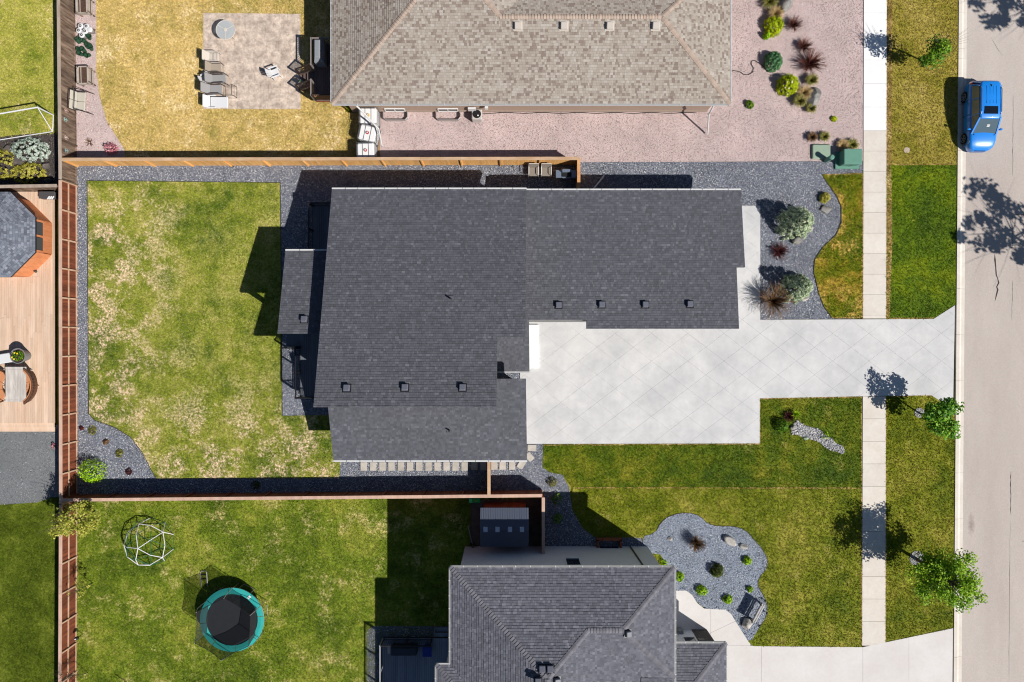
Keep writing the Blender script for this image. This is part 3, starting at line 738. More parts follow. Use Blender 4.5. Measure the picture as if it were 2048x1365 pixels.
# ================================================================== tan house to the north
h2 = thing('house', 'tan hip-roofed house with mottled beige shingles above the pink gravel', 'house', P(1060, 100))
e = 3.1; m2 = .377
ys = P(0, 208, e).y; xw = P(664, 0, e).x; xe = P(1460, 0, e).x
S2 = (0, m2, e - m2 * ys); W2 = (m2, 0, e - m2 * xw); E2 = (-m2, 0, e + m2 * xe)
run = 4.48; hr = e + m2 * run; yr = ys + run; A = (xe - run, yr); B = (P(1000, 33, hr).x, yr)
N2 = (0, -m2, hr + m2 * yr); EH2 = (-m2, 0, hr + m2 * B[0])
d = (run + B[0] - xw) / 2; Cc = (xw + d, ys + d); far = ys + 19
r2 = roof(h2, [(xw, ys), (xe, ys), A, B, Cc], S2, SH_TAN)
roof(h2, [(xe, ys), (xe, ys + 2 * run), A], E2, SH_TAN)
roof(h2, [A, (xe, ys + 2 * run), (B[0] + run, ys + 2 * run), B], N2, SH_TAN)
roof(h2, [B, (B[0] + run, ys + 2 * run), (B[0] + run, far), (Cc[0], far), Cc], EH2, SH_TAN)
roof(h2, [(xw, ys), Cc, (Cc[0], far), (xw, far)], W2, SH_TAN)
v3 = lambda p, h: Vector((p[0], p[1], h))
hC = e + m2 * d
for a_, b_ in ((v3((xw, ys), e), v3(Cc, hC)), (v3((xe, ys), e), v3(A, hr)), (v3(B, hr), v3(A, hr)), (v3(B, hr), v3(Cc, hC)), (v3((xe, ys + 2 * run), e), v3(A, hr))):
    ridge_caps(r2, a_, b_, CAP_TAN, drop=.045 if a_.z != b_.z else .06)
ov = .55
walls(h2, rect(xw + ov, ys + ov, xe - ov, far), e, STUC2, .1)
mb = MB(); mb.prism(rect(xw + ov - .03, ys + ov - .03, xe - ov + .03, far), -.02, .22); mb.build('foundation', mat('foundation_concrete', C(186, 168, 156), nz2=6), h2)
gutter(h2, (xw, ys, e), (xe, ys, e), south); gutter(h2, (xw, far, e), (xw, ys, e), west); gutter(h2, (xe, ys, e), (xe, far, e), east)
for px in (1036, 1128, 1219.5, 1311): vent(r2, px, 52, S2, VENTW, .42)
YW2 = ys + ov
for px in (792, 897):
    c = P(px, 226); window(h2, (c.x, YW2, .42), (1.25, .5), south, 1)
mb = MB(); mb.path([P(712, 211, 2.95), P(722, 221, 2.6), P(757, 258, 1.5), P(764, 292, 1.25)], .055, 8); mb.build('downspout', GUTW, h2)
mb = MB(); mb.path([P(1427, 212, 2.95), P(1421, 224, 2.5), P(1418, 228, 1.9), P(1415, 268, .15)], .05, 8); mb.build('downspout', GUTW, h2)
mb = MB(); mb.box(P(944, 219, .9), (.5, .1, .45)); mb.box(P(973, 216.5, 1.3), (.2, .12, .3)); mb.build('meter_box', WHITE, h2)
# ================================================================== grey house to the south
h3 = thing('house', 'grey two-storey hip-roofed house with pale stucco wall beside the trampoline lawn', 'house', P(1130, 1230))
e = 5.5; m3 = .36
yn = P(0, 1135, e).y; xw = P(901, 0, e).x; xe = P(1349, 0, e).x
N3 = (0, -m3, e + m3 * yn); W3 = (m3, 0, e - m3 * xw); E3 = (-m3, 0, e + m3 * xe)
run = 3.14; hr = e + m3 * run; yr = yn - run; A = (xe - run, yr); B = (P(1176, 1268, hr).x, yr)
S3 = (0, m3, hr - m3 * yr); EH3 = (-m3, 0, hr + m3 * B[0]); d = (run + B[0] - xw) / 2; Cc = (xw + d, yn - d); far = -29
yb = P(0, 1330, e).y; xw2 = P(873, 0, e).x; dw = xw - xw2
r3 = roof(h3, [(xw, yn), (xe, yn), A, B, Cc], N3, SH_GREY)
r3e = roof(h3, [(xe, yn), (xe, yr - run), A], E3, SH_GREY)
r3s = roof(h3, [A, (xe, yr - run), (B[0] + run, yr - run), B], S3, SH_GREY)
r3h = roof(h3, [B, (B[0] + run, yr - run), (B[0] + run, far), (Cc[0], far), Cc], EH3, SH_GREY)
yv = yb - (Cc[0] - xw)
roof(h3, [(xw, yn), Cc, (Cc[0], yv), (xw, yb)], W3, SH_GREY)
roof(h3, [(xw2, yb), (xw, yb), (Cc[0], yv), (Cc[0], yv - dw)], (0, -m3, e + m3 * yb), SH_GREY)
roof(h3, [(xw2, yb), (Cc[0], yv - dw), (Cc[0], far), (xw2, far)], (m3, 0, e - m3 * xw2), SH_GREY)
roof(h3, [(B[0] + run, yr - run), (xe, yr - run), (xe, far), (B[0] + run, far)], (-.03, 0, e + .03 * xe), SH_GREY)
hC = e + m3 * d
for a_, b_ in ((v3((xw, yn), e), v3(Cc, hC)), (v3((xe, yn), e), v3(A, hr)), (v3(B, hr), v3(A, hr)), (v3(B, hr), v3(Cc, hC)), (v3((xe, yr - run), e), v3(A, hr)), (v3((xw2, yb), e), v3((xw2 + 3, yb - 3), e + 3 * m3)), (v3(Cc, hC), v3((Cc[0], far), hC))):
    ridge_caps(r3, a_, b_, CAP_GREY, drop=.045)
ov = .45
walls(h3, [(xw + ov, yn - ov), (xe - ov, yn - ov), (xe - ov, far), (xw2 + ov, far), (xw2 + ov, yb - ov), (xw + ov, yb - ov)], e, STUC3, .1)
gutter(h3, (xw, yn, e), (xe, yn, e), north); gutter(h3, (xw, yb, e), (xw, yn, e), west); gutter(h3, (xw2, yb, e), (xw, yb, e), north)
gutter(h3, (xw2, far, e), (xw2, yb, e), west); gutter(h3, (xe, yn, e), (xe, far, e), east)
vent(r3e, 1255, 1267, E3, VENTD, .34)
for px, py in ((1084, 1338), (1100, 1338)): vent(r3, px, py, N3, VENTD, .36)
for px, py in ((1076, 1363), (1113, 1362)): vent(r3h if px > 1090 else r3, px, py, EH3 if px > 1090 else N3, VENTD, .36)
window(h3, (P(1146, 1127, 3.2).x, yn - ov, 3.25), (.85, 1.3), north, 0)
e2 = 2.9; xE = P(1452, 0, e2).x; yN2 = P(0, 1287, e2).y; x0 = xe - .42; dd = xE - x0
r3g = roof(h3, [(x0, yN2), (xE, yN2), (x0, yN2 - dd)], (0, -m3, e2 + m3 * yN2), SH_GREY)
roof(h3, [(xE, yN2), (xE, far), (x0, far), (x0, yN2 - dd)], (-m3, 0, e2 + m3 * xE), SH_GREY)
ridge_caps(r3g, (xE, yN2, e2), (x0, yN2 - dd, e2 + m3 * dd), CAP_GREY, drop=.045)
gutter(h3, (x0 + .05, yN2, e2), (xE, yN2, e2), north); gutter(h3, (xE, yN2, e2), (xE, far, e2), east)
walls(h3, rect(x0, far, xE - .4, yN2 - .4), e2, STUC3, .1)
mb = MB(); mb.prism(rect(xE - 1.35, far, xE - .36, yN2 - .36), -.01, 2.7); mb.build('stone_cladding', mat('ledgestone', C(96, 90, 86), C(60, 56, 54), nz=7, nz2=20, bump=(14, .8, .05)), h3)
window(h3, (P(1381, 1277, 1.7).x, yN2 - .4, 1.75), (.75, 1.1), north, 0)
mb = MB(); mb.box((P(1404, 1280, 2).x, yN2 - .3, 1.9), (.36, .2, .3)); mb.build('wall_lamp', BLACKM, h3)
mb = MB(); mb.path([(xe - ov - 1.0, yn - ov + .04, 5.2), (xe - ov - 1.15, yn - ov + .04, .1)], .05, 6); mb.build('downspout', mat('downspout_brown', C(90, 84, 80)), h3)
# low addition wall strip seen beyond the north eave
# ------------------------------------------------------------------ fences
def wood(name, c, c2, ov=.18, st=(1, 1, .15)): return mat(name, c, c2, nz=7, stretch=st, nz2=18, namt=.15, objvar=ov, rough=.85)
W_GREY = wood('wood_weathered', C(158, 136, 118), C(96, 76, 62), .32)
W_RED = wood('wood_red_stain', C(148, 82, 54), C(112, 60, 40), .3)
W_ORANGE = wood('wood_cedar_new', C(255, 204, 134), C(244, 176, 98), .14)
W_BROWN = wood('wood_cedar_brown', C(176, 104, 74), C(140, 80, 56), .2)
CAP_P = mat('cap_wood_pink', C(226, 192, 172), C(206, 168, 148), nz=3, nz2=12, objvar=.06, stretch=(1, .3, 1))
CAP_T = mat('cap_wood_tan', C(222, 190, 158), C(200, 160, 120), nz=3, nz2=12, objvar=.06, stretch=(.3, 1, 1))
CAP_O = mat('cap_wood_orange', C(228, 176, 126), C(214, 150, 96), nz=3, nz2=12, objvar=.06, stretch=(.3, 1, 1))
CAP_G = mat('cap_wood_grey', C(196, 180, 164), C(168, 150, 134), nz=3, nz2=12, objvar=.08, stretch=(1, .3, 1))
RAILP = mat('rail_wood_pale', C(232, 196, 168), C(210, 170, 140), nz=3, objvar=.05)
def fence(label, a, b, h, pm, cm, rm, side, post=1.9, rails=(.08, .8, 1.5), posts=True, pw=.14, capw=.2):
    """a,b ground px; side = +1/-1: rails stand on the left/right of a->b"""
    A = P(*a); B = P(*b); d = (B - A); L = d.length; x = d.normalized(); n = Vector((-x.y, x.x, 0)) * side; z = Vector((0, 0, 1))
    root = thing('fence', label, 'fence', (A + B) / 2)
    rz = math.atan2(x.y, x.x); Rm = Matrix.Rotation(rz, 4, 'Z')
    N = max(1, int(L / (pw + .004))); mb = MB(); mb.box((0, 0, h / 2), (pw, .019, h)); me = mb.mesh('picket', None, [pm])
    for i in range(N):
        c = A + x * (L * (i + .5) / N) + z * random.uniform(-.012, .008) + n * random.uniform(-.002, .002)
        inst('picket', me, root, Matrix.Translation(c) @ Rm)
    k = max(1, round(L / post))
    mb = MB(); mb.box((0, 0, (h + .02) / 2), (.09, .09, h + .02)); mp = mb.mesh('post', None, [pm if rm is None else rm])
    seg = L / k
    for i in range(k + 1):
        c = A + x * (seg * i) + n * .056
        if posts: inst('post', mp, root, Matrix.Translation(c) @ Rm)
    for zr in rails:
        mb = MB(); mb.box((0, 0, 0), (seg - .1, .038, .09)); mr = mb.mesh('rail', None, [rm or pm])
        for i in range(k): inst('rail', mr, root, Matrix.Translation(A + x * (seg * (i + .5)) + n * .0295 + z * zr) @ Rm)
    mb = MB(); mb.box((0, 0, 0), (seg - .006, capw, .035)); mc = mb.mesh('cap_board', None, [cm])
    for i in range(k): inst('cap_board', mc, root, Matrix.Translation(A + x * (seg * (i + .5)) + n * .02 + z * (h + .022 + random.uniform(-.002, .002))) @ Rm @ Matrix.Rotation(random.uniform(-.003, .003), 4, 'Z'))
    return root
FH = 1.6
fence('weathered grey-brown board fence beside the raised planters and glider bench', (149, -20), (153, 371), FH, W_GREY, CAP_G, None, 1, post=2.36, rails=(.06,))
fence('long red-stained board fence with mid rail west of the main lawn', (153, 372.5), (154, 996), FH, W_RED, CAP_P, RAILP, 1, rails=(.06, .84))
fence('red-brown board fence beside the climbing dome lawn', (154, 998), (152, 1400), FH, W_RED, CAP_P, RAILP, 1, post=2.0, rails=(.06, .84))
fence('bright orange cedar fence between dry lawn and dark gravel', (156, 332), (1155, 330), FH, W_ORANGE, CAP_T, None, -1, post=2.47, rails=())
fence('short cedar return fence beside the silver grill', (1152, 333), (1152, 402), FH, W_ORANGE, CAP_O, None, 1, post=1.2, rails=(.8,))
fence('brown cedar fence casting shade on the gravel path', (157, 989.5), (1082, 981), FH, W_BROWN, CAP_P, None, 1, post=2.5, rails=())
fence('short cedar gate fence crossing the stepping stone path', (979, 899), (979, 979), FH, W_BROWN, CAP_T, None, 1, post=1.25, rails=(.8,))
fence('short brown fence beside the shaded garden shed', (1085, 984), (1085, 1093), FH, W_BROWN, CAP_P, None, -1, post=1.8, rails=(.8,))
fence('weathered cross fence between juniper bed and gazebo deck', (-60, 386), (147, 382.5), FH, W_GREY, CAP_G, None, -1, post=2.45, rails=())
# ------------------------------------------------------------------ decks
def planks(root, x0, y0, x1, y1, z, m, along='y', pw=.14, cut=3.6, name='plank'):
    """world rectangle, boards of limited length"""
    if along == 'y': a0, a1, b0, b1 = x0, x1, y0, y1
    else: a0, a1, b0, b1 = y0, y1, x0, x1
    n = max(1, int((a1 - a0) / pw)); st = (a1 - a0) / n
    for i in range(n):
        p = b0; first = random.uniform(.4, 1) * cut
        while p < b1 - .01:
            q = min(p + first, b1); first = cut
            if b1 - q < .5: q = b1
            mb = MB()
            c = (a0 + st * (i + .5), (p + q) / 2, z - .018 + random.uniform(-.002, .002)); sz = (st - .013, q - p - .006, .036)
            if along != 'y': c = (c[1], c[0], c[2]); sz = (sz[1], sz[0], sz[2])
            mb.box(c, sz); mb.build(name, m, root); p = q
def railing(root, p0, p1, h, m, bm=None, post=1.7, gap=.115, bw=.034):
    p0 = Vector(p0); p1 = Vector(p1); z = Vector((0, 0, 1)); d = p1 - p0; L = d.length; x = d / L
    for zz, th in ((h, .05), (.1, .04)):
        mb = MB(); mb.bar(p0 + z * zz, p1 + z * zz, .07 if zz > .5 else .04, th); mb.build('rail', m, root)
    k = max(1, round(L / post))
    for i in range(k + 1): mb = MB(); c = p0 + d * (i / k); mb.box(c + z * (h + .03) / 2, (.085, .085, h + .03)); mb.build('post', m, root)
    mb = MB(); n = int(L / gap)
    for i in range(1, n): c = p0 + d * (i / n); mb.tube(c + z * .1, c + z * h, bw / 2, n=4)
    mb.build('balusters', bm or m, root, kind='stuff')
def steps(root, a, b, up, rise, run, n, m):
    """a-b = front edge of the landing (top), up = unit vector pointing away and down"""
    a = Vector(a); b = Vector(b); o = Vector(up); top = a.z
    for i in range(n):
        z = top - rise * (i + 1); c0 = a + o * (run * i); c1 = b + o * (run * i)
        mb = MB(); mb.hexa([(c0.x, c0.y, z - .04), (c1.x, c1.y, z - .04), (c1.x + o.x * run, c1.y + o.y * run, z - .04), (c0.x + o.x * run, c0.y + o.y * run, z - .04)], [(c0.x, c0.y, z), (c1.x, c1.y, z), (c1.x + o.x * run, c1.y + o.y * run, z), (c0.x + o.x * run, c0.y + o.y * run, z)])
        mb.build('tread', m, root)
    mb = MB()
    for e_ in (a, b): mb.bar(e_ - Vector((0, 0, .12)), e_ + o * (run * n) + Vector((0, 0, -rise * n - .04)), .05, .2)
    mb.build('stringer', m, root)
DK_PALE = mat('deck_pale', C(240, 212, 188), C(226, 192, 164), nz=2.5, stretch=(1, .12, 1), nz2=9, namt=.1, objvar=.1)
DK_GREY = mat('deck_grey', C(122, 128, 138), C(108, 114, 124), nz=2.5, stretch=(1, .12, 1), objvar=.08)
DK_SOUTH = mat('deck_blue_grey', C(150, 160, 174), C(130, 140, 156), nz=2.5, stretch=(1, .12, 1), objvar=.1)
DK_BRN = mat('deck_brown', C(130, 110, 104), C(108, 92, 86), nz=2.5, stretch=(1, .12, 1), objvar=.1)
# west neighbour's deck
dk = thing('deck', 'large pale timber deck with the gazebo and dining set', 'deck', P(40, 620))
x0, y0 = P(-110, 846)[:2]; x1, y1 = P(112, 386)[:2]
planks(dk, x0, y0, x1, y1, .35, DK_PALE)
mb = MB(); mb.prism(rect(x0, y0, x1, y1), 0, .3); mb.build('deck_frame', DK_PALE, dk)
for i, zz in enumerate((.22, .1)):
    mb = MB(); mb.prism(rect(x0, y0 - .28 * (i + 1), x1, y0 - .28 * i - .006), zz - .1, zz); mb.build('deck_step', DK_PALE, dk)
# centre house deck
dz = .85
d1 = thing('deck', 'shaded grey deck with black railing under the porch roof', 'deck', P(650, 660))
xa = P(608, 0).x; xb = XW1 - .02
planks(d1, xa, P(0, 793).y, xb, P(0, 516).y, dz, DK_GREY); xn = P(633, 0).x
planks(d1, xn, P(0, 516).y + .01, xb, P(0, 417).y, dz, DK_GREY)
for q in (rect(xa + .02, P(0, 792).y, xb, P(0, 516).y), rect(xn + .02, P(0, 516).y + .02, xb, P(0, 418).y)):
    mb = MB(); mb.prism(q, dz - .25, dz - .045); mb.build('deck_frame', BLACKM, d1)
railing(d1, (xa + .04, P(0, 694).y, dz), (xa + .04, P(0, 792).y, dz), 1.02, BLACKM)
railing(d1, (xa + .1, P(0, 792).y, dz), (P(690, 0).x, P(0, 792).y, dz), 1.02, BLACKM)
railing(d1, (xn + .04, P(0, 516).y, dz), (xn + .04, P(0, 418).y, dz), 1.02, BLACKM)
railing(d1, (xn + .1, P(0, 418).y, dz), (xb - .1, P(0, 418).y, dz), 1.02, BLACKM)
steps(d1, (xa, P(0, 694).y, dz), (xa, P(0, 640).y, dz), west, .2, .28, 4, DK_GREY)
railing(d1, (xa - 1.1, P(0, 696).y, .02), (xa - .02, P(0, 696).y, dz), .98, BLACKM)
# south house deck
d3 = thing('deck', 'shaded blue-grey deck with railing beside the grey house', 'deck', P(840, 1330)); z3 = .6
xa = P(768, 0).x; ya = P(0, 1269).y; xb = P(929, 0).x
planks(d3, xa, -29, xb, ya, z3, DK_SOUTH)
mb = MB(); mb.prism(rect(xa + .02, -29, xb, ya - .02), z3 - .25, z3 - .045); mb.build('deck_frame', BLACKM, d3)
railing(d3, (xa + .05, -29, z3), (xa + .05, ya - .05, z3), 1.0, mat('rail_grey', C(176, 180, 188), rough=.5), BLACKM)
railing(d3, (xa + .12, ya - .05, z3), (P(866, 0).x, ya - .05, z3), 1.0, BLACKM)
steps(d3, (P(870, 0).x, ya, z3), (P(906, 0).x, ya, z3), north, .2, .26, 2, DK_SOUTH)
# north house deck
d2 = thing('deck', 'small brown deck with stairs down to the stamped patio', 'deck', P(660, 150)); z2 = .9
xa = P(637, 0).x; xb = P(706, 0).x; ya = P(0, 100).y; yb_ = P(0, 212).y
planks(d2, xa, yb_, xb, ya, z2, DK_BRN)
mb = MB(); mb.prism(rect(xa + .02, yb_ + .02, xb, ya - .02), z2 - .3, z2 - .045); mb.build('deck_frame', W_BROWN, d2)
RG = mat('rail_taupe', C(150, 140, 138), rough=.5); DB = mat('rail_brown', C(74, 58, 52), rough=.6)
railing(d2, (xa + .04, ya - .05, z2), (xa + .04, P(0, 152).y, z2), .92, RG, DB)
railing(d2, (xa + .04, P(0, 181).y, z2), (xa + .04, yb_ + .05, z2), .92, RG, DB)
railing(d2, (xa + .1, yb_ + .05, z2), (xb, yb_ + .05, z2), .92, DB, W_ORANGE, bw=.035)
railing(d2, (xa + .1, ya - .05, z2), (xb, ya - .05, z2), .92, RG, DB)
steps(d2, (xa, P(0, 152).y, z2), (xa, P(0, 181).y, z2), west, .18, .29, 4, DK_BRN)
for py in (151, 182): railing(d2, (xa - 1.2, P(0, py).y, .06), (xa - .05, P(0, py).y, z2), .92, DB, DB)
# ------------------------------------------------------------------ gazebo
gz = .35
gc = P(36, 480); ap = 75 * S
gaz = thing('gazebo', 'octagonal wooden gazebo with grey shingled roof on the pale deck', 'gazebo', (gc.x, gc.y, gz))
def octo(r): return [(gc.x + r / math.cos(math.pi / 8) * math.cos(math.pi / 8 + i * math.pi / 4), gc.y + r / math.cos(math.pi / 8) * math.sin(math.pi / 8 + i * math.pi / 4)) for i in range(8)]
W_GAZ = wood('wood_gazebo', C(240, 160, 110), C(220, 136, 88), .06)
ev = octo(ap + .2); he = 2.15; slope = .48; hap = he + slope * (ap + .2); inner = octo(ap)
SH_GAZ = mat('shingle_gazebo', C(130, 134, 146), stops=[(0, C(96, 100, 112)), (.5, C(122, 128, 142)), (1, C(152, 158, 170))], rough=.9, nz2=22, namt=.14)
for i in range(8):
    a_, b_ = ev[i], ev[(i + 1) % 8]; mx, my = (a_[0] + b_[0]) / 2 - gc.x, (a_[1] + b_[1]) / 2 - gc.y; L = math.hypot(mx, my); ux, uy = -mx / L, -my / L
    pl = (slope * ux, slope * uy, hap - slope * (ux * gc.x + uy * gc.y))
    if in_frame(((a_[0] + gc.x) / 2, (a_[1] + gc.y) / 2, 2), 200): roof(gaz, [a_, b_, (gc.x, gc.y)], pl, SH_GAZ, .1, BLACKM)
SCREEN = mat('screen_mesh', C(84, 84, 84), rough=.7)
for i in range(8):
    a_ = Vector((*inner[i], gz)); b_ = Vector((*inner[(i + 1) % 8], gz)); t = (b_ - a_).normalized(); n = Vector((t.y, -t.x, 0)); Lw = (b_ - a_).length; z = Vector((0, 0, 1))
    mb = MB(); mb.bar(a_ + t * .02 + z * .42, b_ - t * .02 + z * .42, .04, .84); mb.build('wall_panel', W_GAZ, gaz)
    mb = MB(); mb.bar(a_ + t * .02 + z * 1.62, b_ - t * .02 + z * 1.62, .06, .24); mb.build('top_beam', W_GAZ, gaz)
    if i != 7: mb = MB(); mb.bar(a_ + t * .02 + z * 1.17, b_ - t * .02 + z * 1.17, .039, .66); mb.build('wall_panel', W_GAZ, gaz); continue
    for f in (0.0, .5, 1.0):
        q = a_ + t * (.06 + (Lw - .12) * f); mb = MB(); mb.bar(q + z * .84 + n * .005, q + z * 1.5 + n * .005, .12, .06, up=n); mb.build('post', W_GAZ, gaz)
    for f in (.25, .75):
        q = a_ + t * (.06 + (Lw - .12) * f); mb = MB(); mb.bar(q - t * (Lw * .19) + z * 1.17, q + t * (Lw * .19) + z * 1.17, .015, .64); mb.build('screen', SCREEN, gaz)
    if i in (7, 0, 6):   # flared planter bench outside
        pass
# ------------------------------------------------------------------ shed
sh = thing('shed', 'low dark-roofed garden shed with four small skylights behind the fence', 'shed', P(1009, 1040))
he, hr_ = 1.95, 2.45
x0 = P(961, 0, he).x; x1 = P(1057, 0, he).x; yn_ = P(0, 1016, he).y; ys_ = P(0, 1094, he).y; ym = (yn_ + ys_) / 2
SHR = mat('shed_metal_roof', C(100, 108, 126), nz2=20, namt=.08, rough=.6)
k = (hr_ - he) / (yn_ - ym)
for pl, poly in (((0, -k, he + k * yn_), rect(x0, ym, x1, yn_)), ((0, k, he - k * ys_), rect(x0, ys_, x1, ym))):
    mb = MB(); f = pz(pl); mb.prism(poly, lambda x, y: f(x, y) - .04, lambda x, y: f(x, y)); rr = mb.build('roof', SHR, sh)
    mb = MB(); n = 28
    for i in range(1, n):
        xx = x0 + (x1 - x0) * i / n; ya_, yb2 = poly[0][1], poly[2][1]
        mb.bar((xx, ya_, f(xx, ya_) + .008), (xx, yb2, f(xx, yb2) + .008), .02, .02)
    mb.build('roof_ribs', SHR, rr, kind='stuff')
mb = MB(); mb.prism(rect(x0 + .15, ys_ + .12, x1 - .15, yn_ - .12), 0, he - .06); mb.build('wall', W_BROWN, sh)
for px in (971, 995, 1020, 1044):
    c = P(px, 1057, hr_); mb = MB(); mb.box((c.x, ym, hr_ - .02), (.26, .3, .1)); mb.build('skylight', mat('skylight_plastic', C(205, 215, 230), rough=.3), sh)
# ------------------------------------------------------------------ plants
def unit(n):
    v = RNG.normal(0, 1, (n, 3)); return v / np.linalg.norm(v, axis=1, keepdims=True)
def leaf_quads(c, nrm, size, asp, T):
    """rhombic leaves at c facing roughly nrm"""
    n = len(c); nn = nrm + RNG.normal(0, .55, (n, 3)); nn /= np.linalg.norm(nn, axis=1, keepdims=True)
    r = unit(n); u = np.cross(nn, r); u /= np.linalg.norm(u, axis=1, keepdims=True) + 1e-9; v = np.cross(nn, u)
    s_ = (size * RNG.uniform(.6, 1.4, n))[:, None]
    V = np.stack([c - u * s_ * asp, c - v * s_ * .5, c + u * s_ * asp, c + v * s_ * .5], 1).reshape(-1, 3)
    return V, np.arange(n * 4).reshape(-1, 4), np.repeat(T, 4)
def needles(c, d, ln, wd, T):
    """tapered needles / blades: base c, direction d (n,3)"""
    n = len(c); dd = d / (np.linalg.norm(d, axis=1, keepdims=True) + 1e-9); s_ = np.cross(dd, unit(n)); s_ /= np.linalg.norm(s_, axis=1, keepdims=True) + 1e-9
    L = (ln * RNG.uniform(.6, 1.3, n))[:, None]
    V = np.stack([c - s_ * wd, c + s_ * wd, c + dd * L], 1).reshape(-1, 3)
    return V, np.arange(n * 3).reshape(-1, 3), np.repeat(T, 3)
def leafmat(name, a, b, c_):
    if name in MATS: return MATS[name]
    t = NT(name); col = t.ramp(t.attr(), [(0, a), (.55, b), (1, c_)])
    t.l(col, t.b.inputs['Base Color']); t.b.inputs['Roughness'].default_value = .55; t.b.inputs['Specular IOR Level'].default_value = .25
    tr = t.n('ShaderNodeBsdfTranslucent'); t.l(col, tr.inputs[0]); mx = t.n('ShaderNodeMixShader'); mx.inputs[0].default_value = .22
    t.l(t.b.outputs[0], mx.inputs[1]); t.l(tr.outputs[0], mx.inputs[2]); t.l(mx.outputs[0], t.out.inputs[0])
    MATS[name] = t.m; return t.m
LF = {
 'lime': leafmat('leaf_lime', C(132, 156, 0), C(206, 228, 12), C(250, 250, 48)),
 'green': leafmat('leaf_green', C(48, 88, 9), C(98, 148, 16), C(168, 206, 52)),
 'bright': leafmat('leaf_bright', C(100, 148, 0), C(163, 218, 9), C(220, 250, 48)),
 'dark': leafmat('leaf_dark', C(40, 55, 12), C(76, 93, 24), C(124, 134, 40)),
 'pine': leafmat('leaf_pine', C(44, 96, 60), C(92, 150, 96), C(148, 196, 136)),
 'spruce': leafmat('leaf_spruce', C(134, 160, 122), C(202, 222, 178), C(250, 254, 216)),
 'silver': leafmat('leaf_silver', C(153, 175, 160), C(213, 230, 211), C(250, 250, 247)),
 'gold': leafmat('leaf_gold', C(140, 138, 30), C(200, 192, 74), C(236, 226, 124)),
 'red': leafmat('leaf_red', C(57, 26, 24), C(110, 60, 50), C(168, 110, 91)),
 'wine': leafmat('leaf_wine', C(48, 19, 24), C(91, 40, 45), C(139, 79, 74)),
 'brown': leafmat('leaf_brown', C(69, 50, 33), C(124, 93, 64), C(180, 141, 100)),
 'olive': leafmat('leaf_olive', C(84, 91, 31), C(146, 146, 62), C(211, 196, 115)),
 'straw': leafmat('leaf_straw', C(153, 124, 79), C(213, 180, 124), C(250, 223, 168)),
 'tree': leafmat('leaf_tree', C(76, 124, 4), C(136, 186, 16), C(196, 226, 52)),
 'tree2': leafmat('leaf_boulevard', C(52, 105, 12), C(100, 160, 28), C(163, 213, 67)),
 'yell': leafmat('leaf_yellowing', C(124, 134, 33), C(180, 182, 69), C(235, 228, 115)),
 'pink': leafmat('leaf_pink', C(132, 60, 74), C(228, 132, 148), C(250, 204, 216)),
}
BARK = mat('bark', C(104, 90, 76), C(70, 58, 48), nz=8, nz2=20, bump=(20, .6, .02))
def base_pt(px, py, h): q = P(px, py, h); return Vector((q.x, q.y, .02))
def lumps(n, k=9):
    dirs = unit(k); dirs[:, 2] = np.abs(dirs[:, 2]); amp = RNG.uniform(-.12, .16, k)
    def f(u): return 1 + np.sum(amp[None] * np.exp(-4 * (1 - u @ dirs.T)), 1)
    return f
